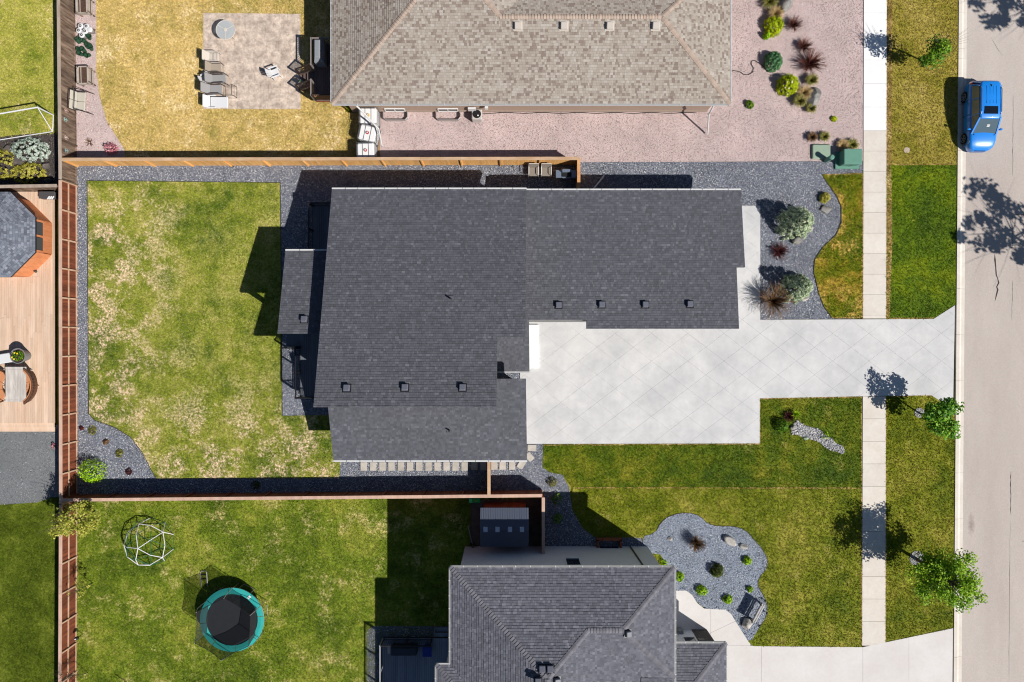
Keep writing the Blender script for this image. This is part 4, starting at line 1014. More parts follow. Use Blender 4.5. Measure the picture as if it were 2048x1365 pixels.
def shrub(label, px, py, dpx, h, kind, lf, cat='shrub', n=None, dy=None, name='shrub', flowers=0, group=None, exact=False):
    """px,py = centre as seen; dpx = diameter in photo pixels"""
    b = base_pt(px, py, h * .45); rx = dpx * S / 2 * .97; ry = (dy or dpx) * S / 2 * .97
    root = thing(name, label, cat, b, group=group); m = LF[lf]; sc_ = np.array([rx, ry, h])
    if kind in ('globe', 'leafy', 'needle'):
        area = rx * ry * 3.1 + (rx + ry) * h * 2; n = n or int(area * (2200 if kind != 'leafy' else 800)) + 150
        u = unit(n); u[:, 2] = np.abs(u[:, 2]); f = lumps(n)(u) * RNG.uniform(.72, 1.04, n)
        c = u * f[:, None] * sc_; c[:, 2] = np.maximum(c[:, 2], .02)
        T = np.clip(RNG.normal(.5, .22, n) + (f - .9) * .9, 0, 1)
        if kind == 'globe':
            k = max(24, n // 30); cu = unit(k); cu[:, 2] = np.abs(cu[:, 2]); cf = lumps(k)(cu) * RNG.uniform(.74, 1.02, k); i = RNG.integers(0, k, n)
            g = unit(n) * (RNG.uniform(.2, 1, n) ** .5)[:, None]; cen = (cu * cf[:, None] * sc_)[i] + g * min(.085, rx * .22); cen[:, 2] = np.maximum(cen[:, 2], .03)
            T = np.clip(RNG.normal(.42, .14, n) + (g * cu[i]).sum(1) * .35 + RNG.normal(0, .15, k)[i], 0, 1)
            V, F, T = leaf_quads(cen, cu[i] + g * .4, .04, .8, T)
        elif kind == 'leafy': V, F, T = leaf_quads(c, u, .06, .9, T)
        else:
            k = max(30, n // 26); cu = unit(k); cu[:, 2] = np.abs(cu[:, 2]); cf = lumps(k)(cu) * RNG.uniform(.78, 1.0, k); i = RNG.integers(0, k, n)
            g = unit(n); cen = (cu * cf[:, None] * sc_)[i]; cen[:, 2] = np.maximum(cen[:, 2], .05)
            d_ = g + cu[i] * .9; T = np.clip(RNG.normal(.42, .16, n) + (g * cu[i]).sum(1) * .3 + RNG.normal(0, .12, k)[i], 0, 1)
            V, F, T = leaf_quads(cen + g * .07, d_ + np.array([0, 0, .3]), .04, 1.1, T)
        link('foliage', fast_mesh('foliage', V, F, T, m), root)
        # dark inner mass of twigs
        mb = MB()
        for i in range(14):
            e = unit(1)[0]; e[2] = abs(e[2]); mb.tube((0, 0, 0), tuple(e * sc_ * .8), .012, .004, 5)
        mb.build('stem', BARK, root, local=True)
    elif kind == 'cone':
        n = n or 9000; t = RNG.uniform(0, 1, n) ** .62; lev = 1 - t          # more at the base
        a = RNG.uniform(0, 6.283, n); whorl = .86 + .14 * np.cos(a * 9 + np.floor(lev * 9) * 2.1)
        prof = (1 - lev) ** .55 * .98 + .03; rad = prof * whorl * RNG.uniform(.7, 1.05, n) ** .6
        c = np.stack([np.cos(a) * rad * rx, np.sin(a) * rad * ry, lev * h * .97 + .05], 1)
        d_ = np.stack([np.cos(a), np.sin(a), np.full(n, .35)], 1) + RNG.normal(0, .4, (n, 3))
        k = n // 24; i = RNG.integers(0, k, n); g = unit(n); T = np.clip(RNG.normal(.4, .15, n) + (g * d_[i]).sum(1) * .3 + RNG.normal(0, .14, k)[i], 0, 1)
        V, F, T = leaf_quads(c[i] + g * .09, g + d_[i] * .6 + np.array([0, 0, .4]), .055, 1.0, T)
        link('foliage', fast_mesh('foliage', V, F, T, m), root)
        mb = MB(); mb.tube((0, 0, 0), (0, 0, h * .95), .06, .012, 7)
        for i in range(26):
            lv = random.uniform(.05, .85); a_ = random.uniform(0, 6.28); rr = (1 - lv) ** .8 * .85
            mb.tube((0, 0, lv * h), (math.cos(a_) * rr * rx, math.sin(a_) * rr * ry, lv * h + .05), .014, .004, 5)
        mb.build('stem', BARK, root, local=True)
    elif kind in ('spiky', 'grass'):
        n = n or (420 if kind == 'grass' else 240); a = RNG.uniform(0, 6.283, n); lean = RNG.uniform(.1, 1.0, n) ** .8
        seg = 4; Vs = []; Fs = []; Ts = []
        T = np.clip(RNG.normal(.5, .25, n), 0, 1); hh = h * RNG.uniform(.65, 1.1, n); wd = .017 if kind == 'grass' else .022
        pts = []
        for k in range(seg + 1):
            f = k / seg; r_ = lean * (f ** 1.25); zz = hh * (np.sin(f * (1.2 + .9 * lean)) if kind == 'grass' else f * (1 - .35 * lean))
            pts.append(np.stack([np.cos(a) * r_ * rx + np.cos(a) * .05, np.sin(a) * r_ * ry + np.sin(a) * .05, zz], 1))
        side = np.stack([-np.sin(a), np.cos(a), np.zeros(n)], 1)
        for k in range(seg):
            w0 = wd * (1 - k / seg * .7); w1 = wd * (1 - (k + 1) / seg * .7)
            q = np.stack([pts[k] - side * w0, pts[k] + side * w0, pts[k + 1] + side * w1, pts[k + 1] - side * w1], 1).reshape(-1, 3); Vs.append(q); Ts.append(np.repeat(np.clip(T + (k / seg - .5) * .5, 0, 1), 4))
        V = np.concatenate(Vs); F = np.arange(len(V)).reshape(-1, 4); T = np.concatenate(Ts)
        link('foliage', fast_mesh('foliage', V, F, T, m), root)
        if kind == 'spiky':
            k = n * 5; i = RNG.integers(0, n, k); f = RNG.uniform(.35, 1, k)[:, None]; c = pts[0][i] * (1 - f) + pts[seg][i] * f + RNG.normal(0, .02, (k, 3))
            V, F, T = leaf_quads(c, unit(k), .03, .7, np.clip(RNG.normal(.5, .25, k), 0, 1)); link('foliage', fast_mesh('foliage', V, F, T, m), root)
    if flowers:
        u = unit(flowers); u[:, 2] = np.abs(u[:, 2]) + .3; u /= np.linalg.norm(u, axis=1, keepdims=True)
        for q in u:
            mb = MB(); mb.lathe([(.01, -.02), (.045, .0), (.05, .03), (.02, .05)], tuple(q * sc_ * 1.02), 8); mb.build('flower', mat('flower_cream', C(250, 240, 190)), root, local=True)
    return root
def tree(name, label, base, crown_c, crown_r, leafsz, nclu, nleaf, lf, trunk_r=.06, group=None, twigs=0, gap=.45):
    """base ground vector, crown_c world centre, crown_r radii"""
    base = Vector(base); root = thing(name, label, 'tree', base, group=group)
    cc = np.array(crown_c) - np.array(base); cr = np.array(crown_r)
    u = unit(nclu) * (RNG.uniform(.15, 1, nclu) ** .45)[:, None]; cl = cc + u * cr * .9
    mb = MB(); top = Vector(cc) + Vector((0, 0, cr[2] * .6))
    tp = [Vector((0, 0, -.05)), Vector((top.x * .25, top.y * .25, top.z * .35)), Vector((top.x * .7, top.y * .7, top.z * .7)), top]
    mb.path(tp, [trunk_r * 1.25, trunk_r, trunk_r * .6, trunk_r * .15], 9)
    mb.build('trunk', BARK, root, local=True, smooth=True)
    mb = MB()
    for q in cl:
        f = min(max((q[2] - cr[2] * .5) / max(top.z, .1), .3), .92)
        s_ = tp[1].lerp(tp[3], max((f - .3) / .7, 0)) if f > .3 else tp[1]
        e = Vector(q); mid = (s_ + e) / 2 + Vector((0, 0, -.08 * (e - s_).length)); mb.path([s_, mid, e], [trunk_r * .32, trunk_r * .2, .006], 5)
    for i in range(twigs):
        q = unit(1)[0]; q[2] = abs(q[2]); s_ = tp[2].lerp(tp[3], random.random()); mb.path([s_, s_ + Vector(q * cr * .7), s_ + Vector(q * cr * 1.25) + Vector((0, 0, .2))], [.012, .008, .003], 4)
    mb.build('limbs', BARK, root, local=True)
    n = nleaf; i = RNG.integers(0, nclu, n); size = cr.mean() * gap * RNG.uniform(.7, 1.25, nclu)
    g = unit(n) * (RNG.uniform(0, 1, n) ** .5)[:, None]; c = cl[i] + g * size[i][:, None] * np.array([1, 1, .7])
    nr = g * .6 + np.array([0, 0, .9])
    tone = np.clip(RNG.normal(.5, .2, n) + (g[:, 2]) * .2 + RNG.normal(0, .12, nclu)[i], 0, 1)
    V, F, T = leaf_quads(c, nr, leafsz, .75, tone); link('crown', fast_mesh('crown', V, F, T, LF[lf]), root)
    return root
# boulevard and yard trees
tree('maple_tree', 'young bright green maple on the boulevard beside the diamond-cut driveway', P(1840, 828), (*P(1884, 834, 2.5)[:2], 2.6), (1.05, 1.4, 1.1), .11, 20, 2000, 'tree2', .045, gap=.42)
tree('boulevard_tree', 'full feathery bright green tree leaning over the kerb', P(1834, 1119), (*P(1893, 1163, 3.4)[:2], 3.5), (2.45, 1.95, 1.7), .085, 90, 9500, 'tree', .09, gap=.24, twigs=0)
tree('young_tree', 'small half-bare sapling on the dry boulevard near the blue car', P(1841, 121), (*P(1866, 104, 2.3)[:2], 2.4), (.95, .7, 1.5), .09, 18, 1500, 'green', .04, gap=.4, twigs=26)
tree('yard_tree', 'airy yellow-green tree leaning over the red fence corner', P(190, 1022), (*P(148, 1042, 2.5)[:2], 2.5), (1.65, 1.2, 1.0), .08, 36, 3000, 'yell', .04, gap=.3, twigs=16)
tree('sapling', 'thin sparse sapling against the red-brown fence below the climbing dome', P(186, 1166), (*P(158, 1178, 1.5)[:2], 1.5), (.8, .6, .7), .06, 14, 240, 'yell', .02, gap=.25, twigs=14)
tree('sapling', 'bare twiggy sapling against the fence at the end of the dome lawn', P(176, 1346), (*P(140, 1346, 1.6)[:2], 1.6), (.8, .5, .7), .04, 16, 120, 'brown', .02, gap=.25, twigs=26)
for bx, by, h_, r_, lb in ((2240, 612, 9.2, 2.9, 'tall maple across the street shading the cracked asphalt'), (2262, 160, 9.6, 2.3, 'tall maple across the street from the blue car')):
    b_ = P(bx, by); tree('street_tree', lb, b_, (b_.x, b_.y, h_), (r_, r_ * 1.05, 2.6),   .2, 24, 1700, 'tree2', .15, group='street maples beyond the road', gap=.24, twigs=26)
# pink gravel garden
shrub('small round lime green shrub below the reddish barberry by the tan house', 1548, 50, 38, .85, 'globe', 'lime')
shrub('large lime green shrub dotted with cream flowers in pink gravel', 1577, 170, 42, .95, 'globe', 'lime', flowers=9)
shrub('dark green mugo pine with a black hose running to it', 1548, 122, 36, .75, 'needle', 'pine')
shrub('upright dark red barberry next to the lime green shrub', 1590, 48, 36, .75, 'spiky', 'red', n=110)
shrub('ragged small red-brown barberry above the largest spiky one', 1610, 92, 36, .6, 'spiky', 'red', n=130)
shrub('large dark spiky barberry in pink gravel', 1622, 126, 62, .8, 'spiky', 'red', n=210)
shrub('olive ornamental grass clump just below the large spiky barberry', 1622, 162, 28, .45, 'grass', 'olive', cat='grass')
shrub('straw-coloured grass clump between lime shrub and boulder', 1607, 187, 34, .45, 'grass', 'straw', cat='grass')
shrub('olive grass clump under the straw-coloured one', 1598, 203, 30, .45, 'grass', 'olive', cat='grass')
shrub('small olive grass tuft at the foot of the grey boulder', 1621, 218, 22, .35, 'grass', 'olive', cat='grass')
shrub('small lone green bush in open pink gravel near the house corner', 1500, 209, 17, .3, 'globe', 'green')
shrub('tiny pale green sprout beside the small lime shrub', 1533, 72, 13, .45, 'leafy', 'bright')
shrub('tiny lime seedling alone in pink gravel above the utility boxes', 1668, 238, 12, .15, 'leafy', 'lime')
shrub('olive grass clump beside the boulder at the garden top', 1538, 5, 36, .45, 'grass', 'olive', cat='grass')
shrub('brown grass clump directly above the small lime shrub', 1550, 30, 34, .5, 'grass', 'straw', cat='grass')
for px, py, lb in ((1623, 275, 'dry'), (1648, 274, 'green')): shrub('low %s grass tuft above the flat utility lid' % ('dry brown' if lb == 'dry' else 'olive green'), px, py, 22, .3, 'grass', 'olive' if lb == 'green' else 'brown', cat='grass')
for px, py, lf in ((1684, 292, 'straw'), (1704, 290, 'olive')): shrub('low %s grass tuft behind the green transformer box' % ('straw-coloured' if lf == 'straw' else 'olive'), px, py, 26, .3, 'grass', lf, cat='grass')
# centre front bed
for q, lb in (((1582, 450, 76, 2.6), 'large conical blue spruce beside the garage walkway corner'), ((1584, 577, 64, 2.5), 'smaller conical blue spruce next to the brown spiky grass')):
    px, py, dpx, h_ = q; o = shrub(lb, px, py, dpx, h_, 'cone', 'spruce', cat='tree', name='spruce_tree'); b_ = P(px, py); o.location = (b_.x, b_.y, .02)
shrub('dark wine-red barberry between the two blue spruces', 1560, 503, 42, .55, 'spiky', 'wine', n=160)
shrub('large brown spiky grass beside the garage walkway', 1546, 603, 84, 1.15, 'grass', 'brown', cat='grass', n=330)
shrub('small green dome shrub by the island lawn edge', 1651, 395, 21, .45, 'needle', 'gold')
# dry river bed
shrub('round green shrub at the head of the river stone bed', 1566, 852, 30, .8, 'leafy', 'green', n=700)
shrub('dark red shrub at the head of the river stone bed', 1579, 834, 26, .45, 'spiky', 'wine', n=90)
shrub('bright green spiky plant behind the dark red shrub', 1590, 829, 20, .4, 'grass', 'bright', n=70)
shrub('small leafy green plant on the river stone bed edge', 1651, 871, 18, .3, 'leafy', 'bright', n=60)
# south bed
shrub('reddish-brown upright shrub in the blue-grey gravel bed', 1394, 1088, 36, 1.1, 'spiky', 'brown', n=220)
shrub('dark green dome shrub in the middle of the gravel bed', 1434, 1142, 25, .65, 'needle', 'dark')
shrub('small yellow-green dome shrub below the pale boulders', 1495, 1122, 18, .38, 'globe', 'bright')
shrub('bright green globe shrub beside the curved walkway', 1403, 1182, 20, .4, 'globe', 'bright')
shrub('yellow-tipped green globe shrub between walkway and bench', 1455, 1199, 18, .38, 'globe', 'bright')
shrub('tiny bright green globe shrub above the garden bench', 1500, 1180, 13, .33, 'globe', 'bright')
shrub('bright green globe shrub against the grey house eave', 1359, 1154, 19, .38, 'globe', 'bright')
shrub('bright leafy plant at the grey house corner', 1328, 1127, 14, .3, 'leafy', 'bright', n=80)
shrub('olive shrub in the small gravel curve by the fence corner', 1105, 965, 22, .4, 'leafy', 'olive', n=160)
shrub('shaded shrub in the gravel just inside the fence shadow', 1113, 1000, 24, .4, 'leafy', 'green', n=160)
shrub('shaded shrub in the gravel beside the shed fence', 1115, 1038, 22, .4, 'leafy', 'green', n=160)
shrub('bright lime leafy shrub in the gravel corner by the red fence', 182, 944, 48, 1.2, 'leafy', 'bright', n=1100)
for px, py, dpx, lf, lb in ((185, 861, 20, 'olive', 'flat olive ground plant in the rounded gravel corner'), (212, 884, 11, 'brown', 'small brown withered plant in the rounded gravel corner'), (238, 907, 18, 'olive', 'flat olive-brown plant closest to the curved lawn edge'), (258, 944, 14, 'wine', 'small purplish plant near the shaded gravel path'), (512, 970, 16, 'dark', 'small dark plant in the shaded gravel path'), (163, 857, 9, 'wine', 'tiny reddish plant close to the red fence')):
    shrub(lb, px, py, dpx, .1, 'leafy', lf, cat='plant', name='plant', n=140)
shrub('pink flowering plant at the fence end of the pink gravel strip', 222, 297, 24, .5, 'leafy', 'pink', n=300)
shrub('dry brown sprig in the pink gravel strip', 178, 285, 18, .2, 'spiky', 'brown', cat='plant', name='plant', n=18)
shrub('dry brown sprig beside the white buckets', 187, 61, 8, .15, 'spiky', 'brown', cat='plant', name='plant', n=14)
# juniper bed
shrub('wide silver-blue juniper in the mulch bed', 60, 300, 82, .75, 'needle', 'silver', dy=56, n=5200)
shrub('golden juniper in front of the weathered cross fence', 57, 345, 66, .55, 'needle', 'gold', dy=44, n=3600)
shrub('golden-green juniper at the frame end of the mulch bed', 8, 328, 56, .55, 'needle', 'gold', dy=62, n=3600)
shrub('small red-leaved plant in the fence shade of the gravel court', 108, 893, 12, .35, 'leafy', 'pink', cat='plant', name='plant', n=50)
shrub('leafy weed in the shade beside the grey house wall', 944, 1092, 16, .4, 'leafy', 'dark', cat='plant', name='plant', n=60)
# ------------------------------------------------------------------ rocks
def ico(sub=2):
    t = (1 + 5 ** .5) / 2
    v = [Vector(p).normalized() for p in ((-1, t, 0), (1, t, 0), (-1, -t, 0), (1, -t, 0), (0, -1, t), (0, 1, t), (0, -1, -t), (0, 1, -t), (t, 0, -1), (t, 0, 1), (-t, 0, -1), (-t, 0, 1))]
    f = [(0, 11, 5), (0, 5, 1), (0, 1, 7), (0, 7, 10), (0, 10, 11), (1, 5, 9), (5, 11, 4), (11, 10, 2), (10, 7, 6), (7, 1, 8), (3, 9, 4), (3, 4, 2), (3, 2, 6), (3, 6, 8), (3, 8, 9), (4, 9, 5), (2, 4, 11), (6, 2, 10), (8, 6, 7), (9, 8, 1)]
    for _ in range(sub):
        c = {}; g = []
        def md(a, b):
            k = (min(a, b), max(a, b))
            if k not in c: c[k] = len(v); v.append(((v[a] + v[b]) / 2).normalized())
            return c[k]
        for a, b, d_ in f:
            x, y, z = md(a, b), md(b, d_), md(d_, a); g += [(a, x, z), (b, y, x), (d_, z, y), (x, y, z)]
        f = g
    return v, f
IV, IF = ico(2)
ROCK = mat('boulder_grey', C(176, 172, 166), C(122, 120, 118), nz=2.5, nz2=14, namt=.25, bump=(9, .7, .05))
ROCKP = mat('boulder_pale', C(216, 210, 200), C(170, 166, 160), nz=2.5, nz2=14, namt=.2, bump=(9, .7, .05))
ROCKD = mat('boulder_dark', C(120, 110, 104), C(84, 78, 76), nz=2.5, nz2=14, namt=.25, bump=(9, .7, .05))
def rock(label, px, py, wx, wy, h, m=None, rz=0, seed=0, cat='rock', name='boulder'):
    rg = random.Random(seed * 7 + int(px)); b = base_pt(px, py, h * .4); pl = []
    for i in range(10):
        d_ = Vector((rg.uniform(-1, 1), rg.uniform(-1, 1), rg.uniform(-.6, 1))).normalized(); pl.append((d_, rg.uniform(.62, .95)))
    mb = MB(); vs = []
    for p in IV:
        q = p.copy()
        for d_, k in pl:
            t = q.dot(d_)
            if t > k: q = q - d_ * (t - k)
        q = Vector((q.x * wx * S / 2, q.y * wy * S / 2, q.z * h * .75 + h * .25)); q.rotate(Matrix.Rotation(rz, 3, 'Z')); vs.append(q)
    mb.add(vs, IF); return tag(mb.build(name, m or ROCK, at=b, local=True), label, cat)
rock('grey angular boulder beside the olive grass in pink gravel', 1629, 195, 34, 44, .55, ROCK, -.5, 1)
rock('grey boulder at the top of the pink gravel garden', 1572, 10, 24, 44, .6, ROCK, -.5, 2)
rock('grey stone at the foot of the large blue spruce', 1594, 480, 24, 20, .35, ROCK, .3, 3)
rock('flat grey stone beside the small green dome shrub', 1652, 419, 24, 18, .2, ROCK, .2, 4)
rock('pale round stone at the foot of the smaller blue spruce', 1609, 598, 18, 12, .22, ROCKP, 0, 5)
rock('small pale stone beside the large blue spruce', 1622, 458, 10, 12, .2, ROCKP, 0, 6)
rock('pale wedge-shaped boulder in the blue-grey gravel bed', 1460, 1083, 30, 18, .45, ROCKP, -.6, 7)
rock('smaller pale stone beside the wedge-shaped boulder', 1489, 1094, 20, 12, .3, ROCKP, -.3, 8)
rock('two-tone rough boulder near the garden bench', 1494, 1248, 24, 22, .45, ROCKP, .5, 9)
rock('small white stone pair beside the reddish-brown shrub', 1340, 1078, 12, 8, .2, ROCKP, -.4, 10)
rock('smooth grey stone at the head of the river stone bed', 1586, 855, 13, 11, .25, ROCK, 0, 11)
rock('round pale green stone on the river stone bed', 1612, 877, 11, 9, .18, mat('stone_green', C(176, 196, 168), nz2=8), 0, 12)
rock('brown boulder between silver juniper and golden juniper', 35, 322, 28, 24, .35, ROCKD, .4, 13)
rock('brown boulder in the mulch beside the silver juniper', 15, 298, 22, 16, .3, ROCKD, .1, 14)
rock('small brown rock in the shaded end of the mulch bed', 96, 362, 16, 14, .3, ROCKD, .1, 15)
rock('grey rock behind the golden juniper by the fence', 92, 332, 18, 16, .3, ROCKD, .9, 16)
# stone rings at the boulevard trees
for px, py, r_, lb in ((1838, 826, 10, 'ring of grey stones around the young maple trunk'), (1833, 1117, 15, 'patch of grey stones around the feathery boulevard tree trunk')):
    c = P(px, py); poly = [(c.x + math.cos(i * .5236) * r_ * S, c.y + math.sin(i * .5236) * r_ * S) for i in range(12)]
    mb = MB(); mb.sheet(poly, .035, .3); o = tag(mb.build('stone_ring', RS, at=c), lb, 'stones')
    V, F, T = stones(scatter(poly, 300), .03, .06, .035); V = V - np.array(c)
    link('stones', fast_mesh('stones', V, F, T, RS), o, kind='stuff')
# ------------------------------------------------------------------ stepping stones
STONE = mat('paver_pale', C(214, 206, 196), C(190, 182, 172), nz=1.5, nz2=9, namt=.1, objvar=.06, bump=(30, .3, .01))
sx = [727.5, 746.6, 765, 783, 801.7, 820, 838.5, 857, 875, 893, 911, 929, 949, 967, 988.5, 1005, 1024]
mb = MB(); mb.rbox((0, 0, .03), (.415, .56, .06), .012); me = mb.mesh('stepping_stone', None, [STONE])
def stepst(px, py, rz, lb, grp=None):
    o = link('stepping_stone', me, at=P(px, py)); o.rotation_euler = (0, 0, rz + random.uniform(-.02, .02)); tag(o, lb, 'paver', grp); return o
for i, px in enumerate(sx):
    if i < 12: stepst(px, 933, 0, 'pale rectangular stepping stone in the sunlit gravel path under the south eave', 'sunlit stepping stones')
    elif i < 14: stepst(px, 932, 0, 'pale rectangular stepping stone in the fence shadow on the gravel path', 'shaded stepping stones')
    else: stepst(px, 931, 0, 'pale rectangular stepping stone in the path between cedar gate fence and lawn', 'stepping stones past the gate')
stepst(1042.5, 929, -.5, 'tilted pale stepping stone where the gravel path begins to turn')
stepst(1059, 914, .75, 'diagonal pale stepping stone at the house corner'); o = stepst(1063.5, 896, 1.571, 'pale stepping stone touching the driveway edge')
# ------------------------------------------------------------------ utility boxes
TEAL = mat('utility_green', C(108, 158, 140), nz2=4, namt=.06, rough=.5)
TEAL2 = mat('utility_lid_green', C(158, 180, 158), nz2=4, namt=.06, rough=.6)
u = thing('transformer_box', 'green metal transformer box on its concrete pad beside the pavement', 'utility box', P(1694, 321))
c = P(1693, 322); mb = MB(); mb.box((c.x, c.y, .06), (1.55, 1.1, .12)); mb.build('pad', TEAL, u)
c = P(1690, 322); mb = MB(); mb.rbox((c.x + .1, c.y + .05, .46), (1.1, .9, .68), .03); mb.build('cabinet', TEAL, u)
mb = MB(); mb.rbox((c.x + .1, c.y + .05, .83), (1.16, .98, .07), .03); mb.build('lid', TEAL, u)
mb = MB(); mb.box((c.x + .1, c.y - .46, .5), (.02, .02, .5)); mb.build('door_seam', BLACKM, u)
u = thing('utility_lid', 'pale green utility vault lid half over pink gravel', 'utility box', P(1641, 305))
c = P(1641, 305); mb = MB(); mb.rbox((c.x, c.y, .09), (1.22, .95, .18), .06); mb.build('lid', TEAL2, u)
c = P(1651, 322); o = MB(); o.lathe([(.15, 0), (.15, .78), (.165, .8), (.165, .9), (.1, .95)], c, 18); tag(o.build('pedestal', TEAL, at=c), 'round green cable pedestal standing at the utility vault lid', 'pedestal')
o = MB(); o.lathe([(.20, 0), (.20, .035), (.15, .045)], P(1813, 301), 18); tag(o.build('valve_cover', mat('cover_pale', C(206, 186, 166), nz2=9), at=P(1813, 301)), 'round pale valve cover in the dry boulevard grass', 'cover')
# ------------------------------------------------------------------ car
BLUE = mat('car_paint_blue', C(14, 146, 252), rough=.35, spec=.6, coat=.9)
TYRE = mat('tyre_rubber', C(30, 30, 32), rough=.85); RIM = mat('rim_silver', C(190, 194, 200), rough=.3, metal=.7)
LENS = mat('lamp_lens', C(225, 232, 238), rough=.1, spec=.8); REDL = mat('lamp_red', C(205, 40, 30), rough=.2, spec=.6)
CHR = mat('chrome', C(225, 228, 232), rough=.2, metal=.9); PLB = mat('black_plastic', C(26, 27, 30), rough=.55)
CGL = mat('car_glass', C(96, 116, 130), rough=.08, spec=.9)  # pale blue-grey base colour stands in for sky reflected in the glass
car = thing('car', 'bright blue compact SUV parked at the kerb', 'car', P(1948, 240) + Vector((0, 0, -.03)), math.pi - .012)
st = [(-2.23, .60, .80), (-2.17, .76, .97), (-1.98, .87, 1.04), (-1.5, .91, 1.05), (-.6, .918, 1.02), (.3, .918, 1.0), (.95, .912, .99), (1.25, .905, .985), (1.6, .875, .945), (1.85, .83, .88), (2.02, .74, .79), (2.14, .60, .69), (2.21, .42, .58)]
fr = [(.80, 0), (.965, .13), (1.0, .42), (.99, .72), (.93, .93), (.78, .985), (.45, 1.015), (0, 1.03)]
rings = []
for y, w_, zt in st:
    half = [(w_ * a, .22 + f * (zt - .22)) for a, f in fr]
    rings.append([(x, y, z) for x, z in half] + [(-x, y, z) for x, z in half[::-1][1:]])
mb = MB(); mb.loft(rings); body = mb.build('body', BLUE, car, local=True, smooth=True)
cut = MB()
for yy in (-1.32, 1.36): cut.tube((-1.2, yy, .33), (1.2, yy, .33), .385, n=24)
cme = cut.mesh('wheel_arch', None, [PLB])
# wheel arches carved out of the body
import bmesh
def carve(o, cme):
    tmp = bpy.data.objects.new('carve', cme); COL.objects.link(tmp); tmp.parent = o.parent
    md = o.modifiers.new('arches', 'BOOLEAN'); md.object = tmp; md.operation = 'DIFFERENCE'; md.solver = 'EXACT'
    bpy.context.view_layer.update(); dg = bpy.context.evaluated_depsgraph_get(); ev_ = o.evaluated_get(dg)
    nm = bpy.data.meshes.new_from_object(ev_); o.modifiers.clear(); o.data = nm; bpy.data.objects.remove(tmp)
carve(body, cme)
CABW = lambda p: (p[0], p[1] + .2 * (p[1] + 2.05) / 3.05, p[2] - (.02 if p[1] > .9 and p[2] < 1.1 else 0))
MB.warp = CABW
bt = [(.79, .98, .97), (.80, .3, 1.0), (.80, -1.0, 1.03), (.76, -2.02, 1.05)]; tp = [(.64, .20, 1.55), (.615, -.1, 1.6), (.61, -1.0, 1.62), (.57, -1.80, 1.55)]
def q4(a, b, c, d): return [a, b, c, d]
mb = MB(); mb.add([(-.74, 1.0, .98), (.74, 1.0, .98), (.62, .22, 1.555), (-.62, .22, 1.555)], [(0, 1, 2, 3)]); mb.build('windshield', CGL, car, local=True)
mb = MB(); mb.add([(-.70, -2.08, 1.06), (.70, -2.08, 1.06), (.55, -1.84, 1.52), (-.55, -1.84, 1.52)], [(3, 2, 1, 0)]); mb.build('rear_window', CGL, car, local=True)
for s_ in (-1, 1):
    for y0, y1, t0, t1 in ((.88, .0, .17, -.02), (-.06, -.95, -.07, -.92), (-1.02, -1.85, -.98, -1.62)):
        mb = MB(); mb.add([(s_ * .815, y0, 1.0), (s_ * .822, y1, 1.02), (s_ * .69, t1, 1.53), (s_ * .69, t0, 1.53)], [(0, 1, 2, 3)]); mb.build('side_window', CGL, car, local=True)
# inner cabin block, pillars and roof in body paint
mb = MB(); mb.hexa([(-.77, -2.04, 1.0), (.77, -2.04, 1.0), (.77, .93, .96), (-.77, .93, .96)], [(-.55, -1.76, 1.5), (.55, -1.76, 1.5), (.55, .18, 1.5), (-.55, .18, 1.5)]); mb.build('cabin', PLB, car, local=True)
for s_ in (-1, 1):
    for a, b, w_ in (((.79, 1.0, .985), (.655, .20, 1.55), .09), ((.80, -1.90, 1.03), (.665, -1.68, 1.54), .09), ((.745, -2.06, 1.05), (.575, -1.83, 1.53), .09), ((.822, -.03, 1.0), (.685, -.045, 1.54), .05), ((.825, -.985, 1.02), (.69, -.95, 1.54), .05)):
        mb = MB(); mb.bar((a[0] * s_, a[1], a[2]), (b[0] * s_, b[1], b[2]), w_, .06); mb.build('pillar', BLUE, car, local=True)
rr = []
for y, hw, z in ((.27, .60, 1.525), (.18, .655, 1.565), (-.2, .69, 1.605), (-.9, .69, 1.625), (-1.6, .665, 1.60), (-1.86, .62, 1.56), (-1.97, .54, 1.52)):
    rr.append([(hw, y, z - .05), (hw, y, z - .015), (hw * .8, y, z + .015), (0, y, z + .03), (-hw * .8, y, z + .015), (-hw, y, z - .015), (-hw, y, z - .05)])
mb = MB(); mb.loft(rr); rf = mb.build('roof', BLUE, car, local=True, smooth=True)
mb = MB(); mb.rbox((0, -.22, 1.637), (.86, .46, .03), .02); mb.build('sunroof', GLASS, rf, local=True)
mb = MB()
for x in (-.3, -.1, .1, .3): mb.bar((x, -.6, 1.648), (x, -1.65, 1.628), .018, .012)
mb.build('roof_crease', mat('car_paint_shade', C(6, 84, 160), rough=.4), rf, local=True, kind='stuff')  # bars in darker paint imitate the shade along the roof creases
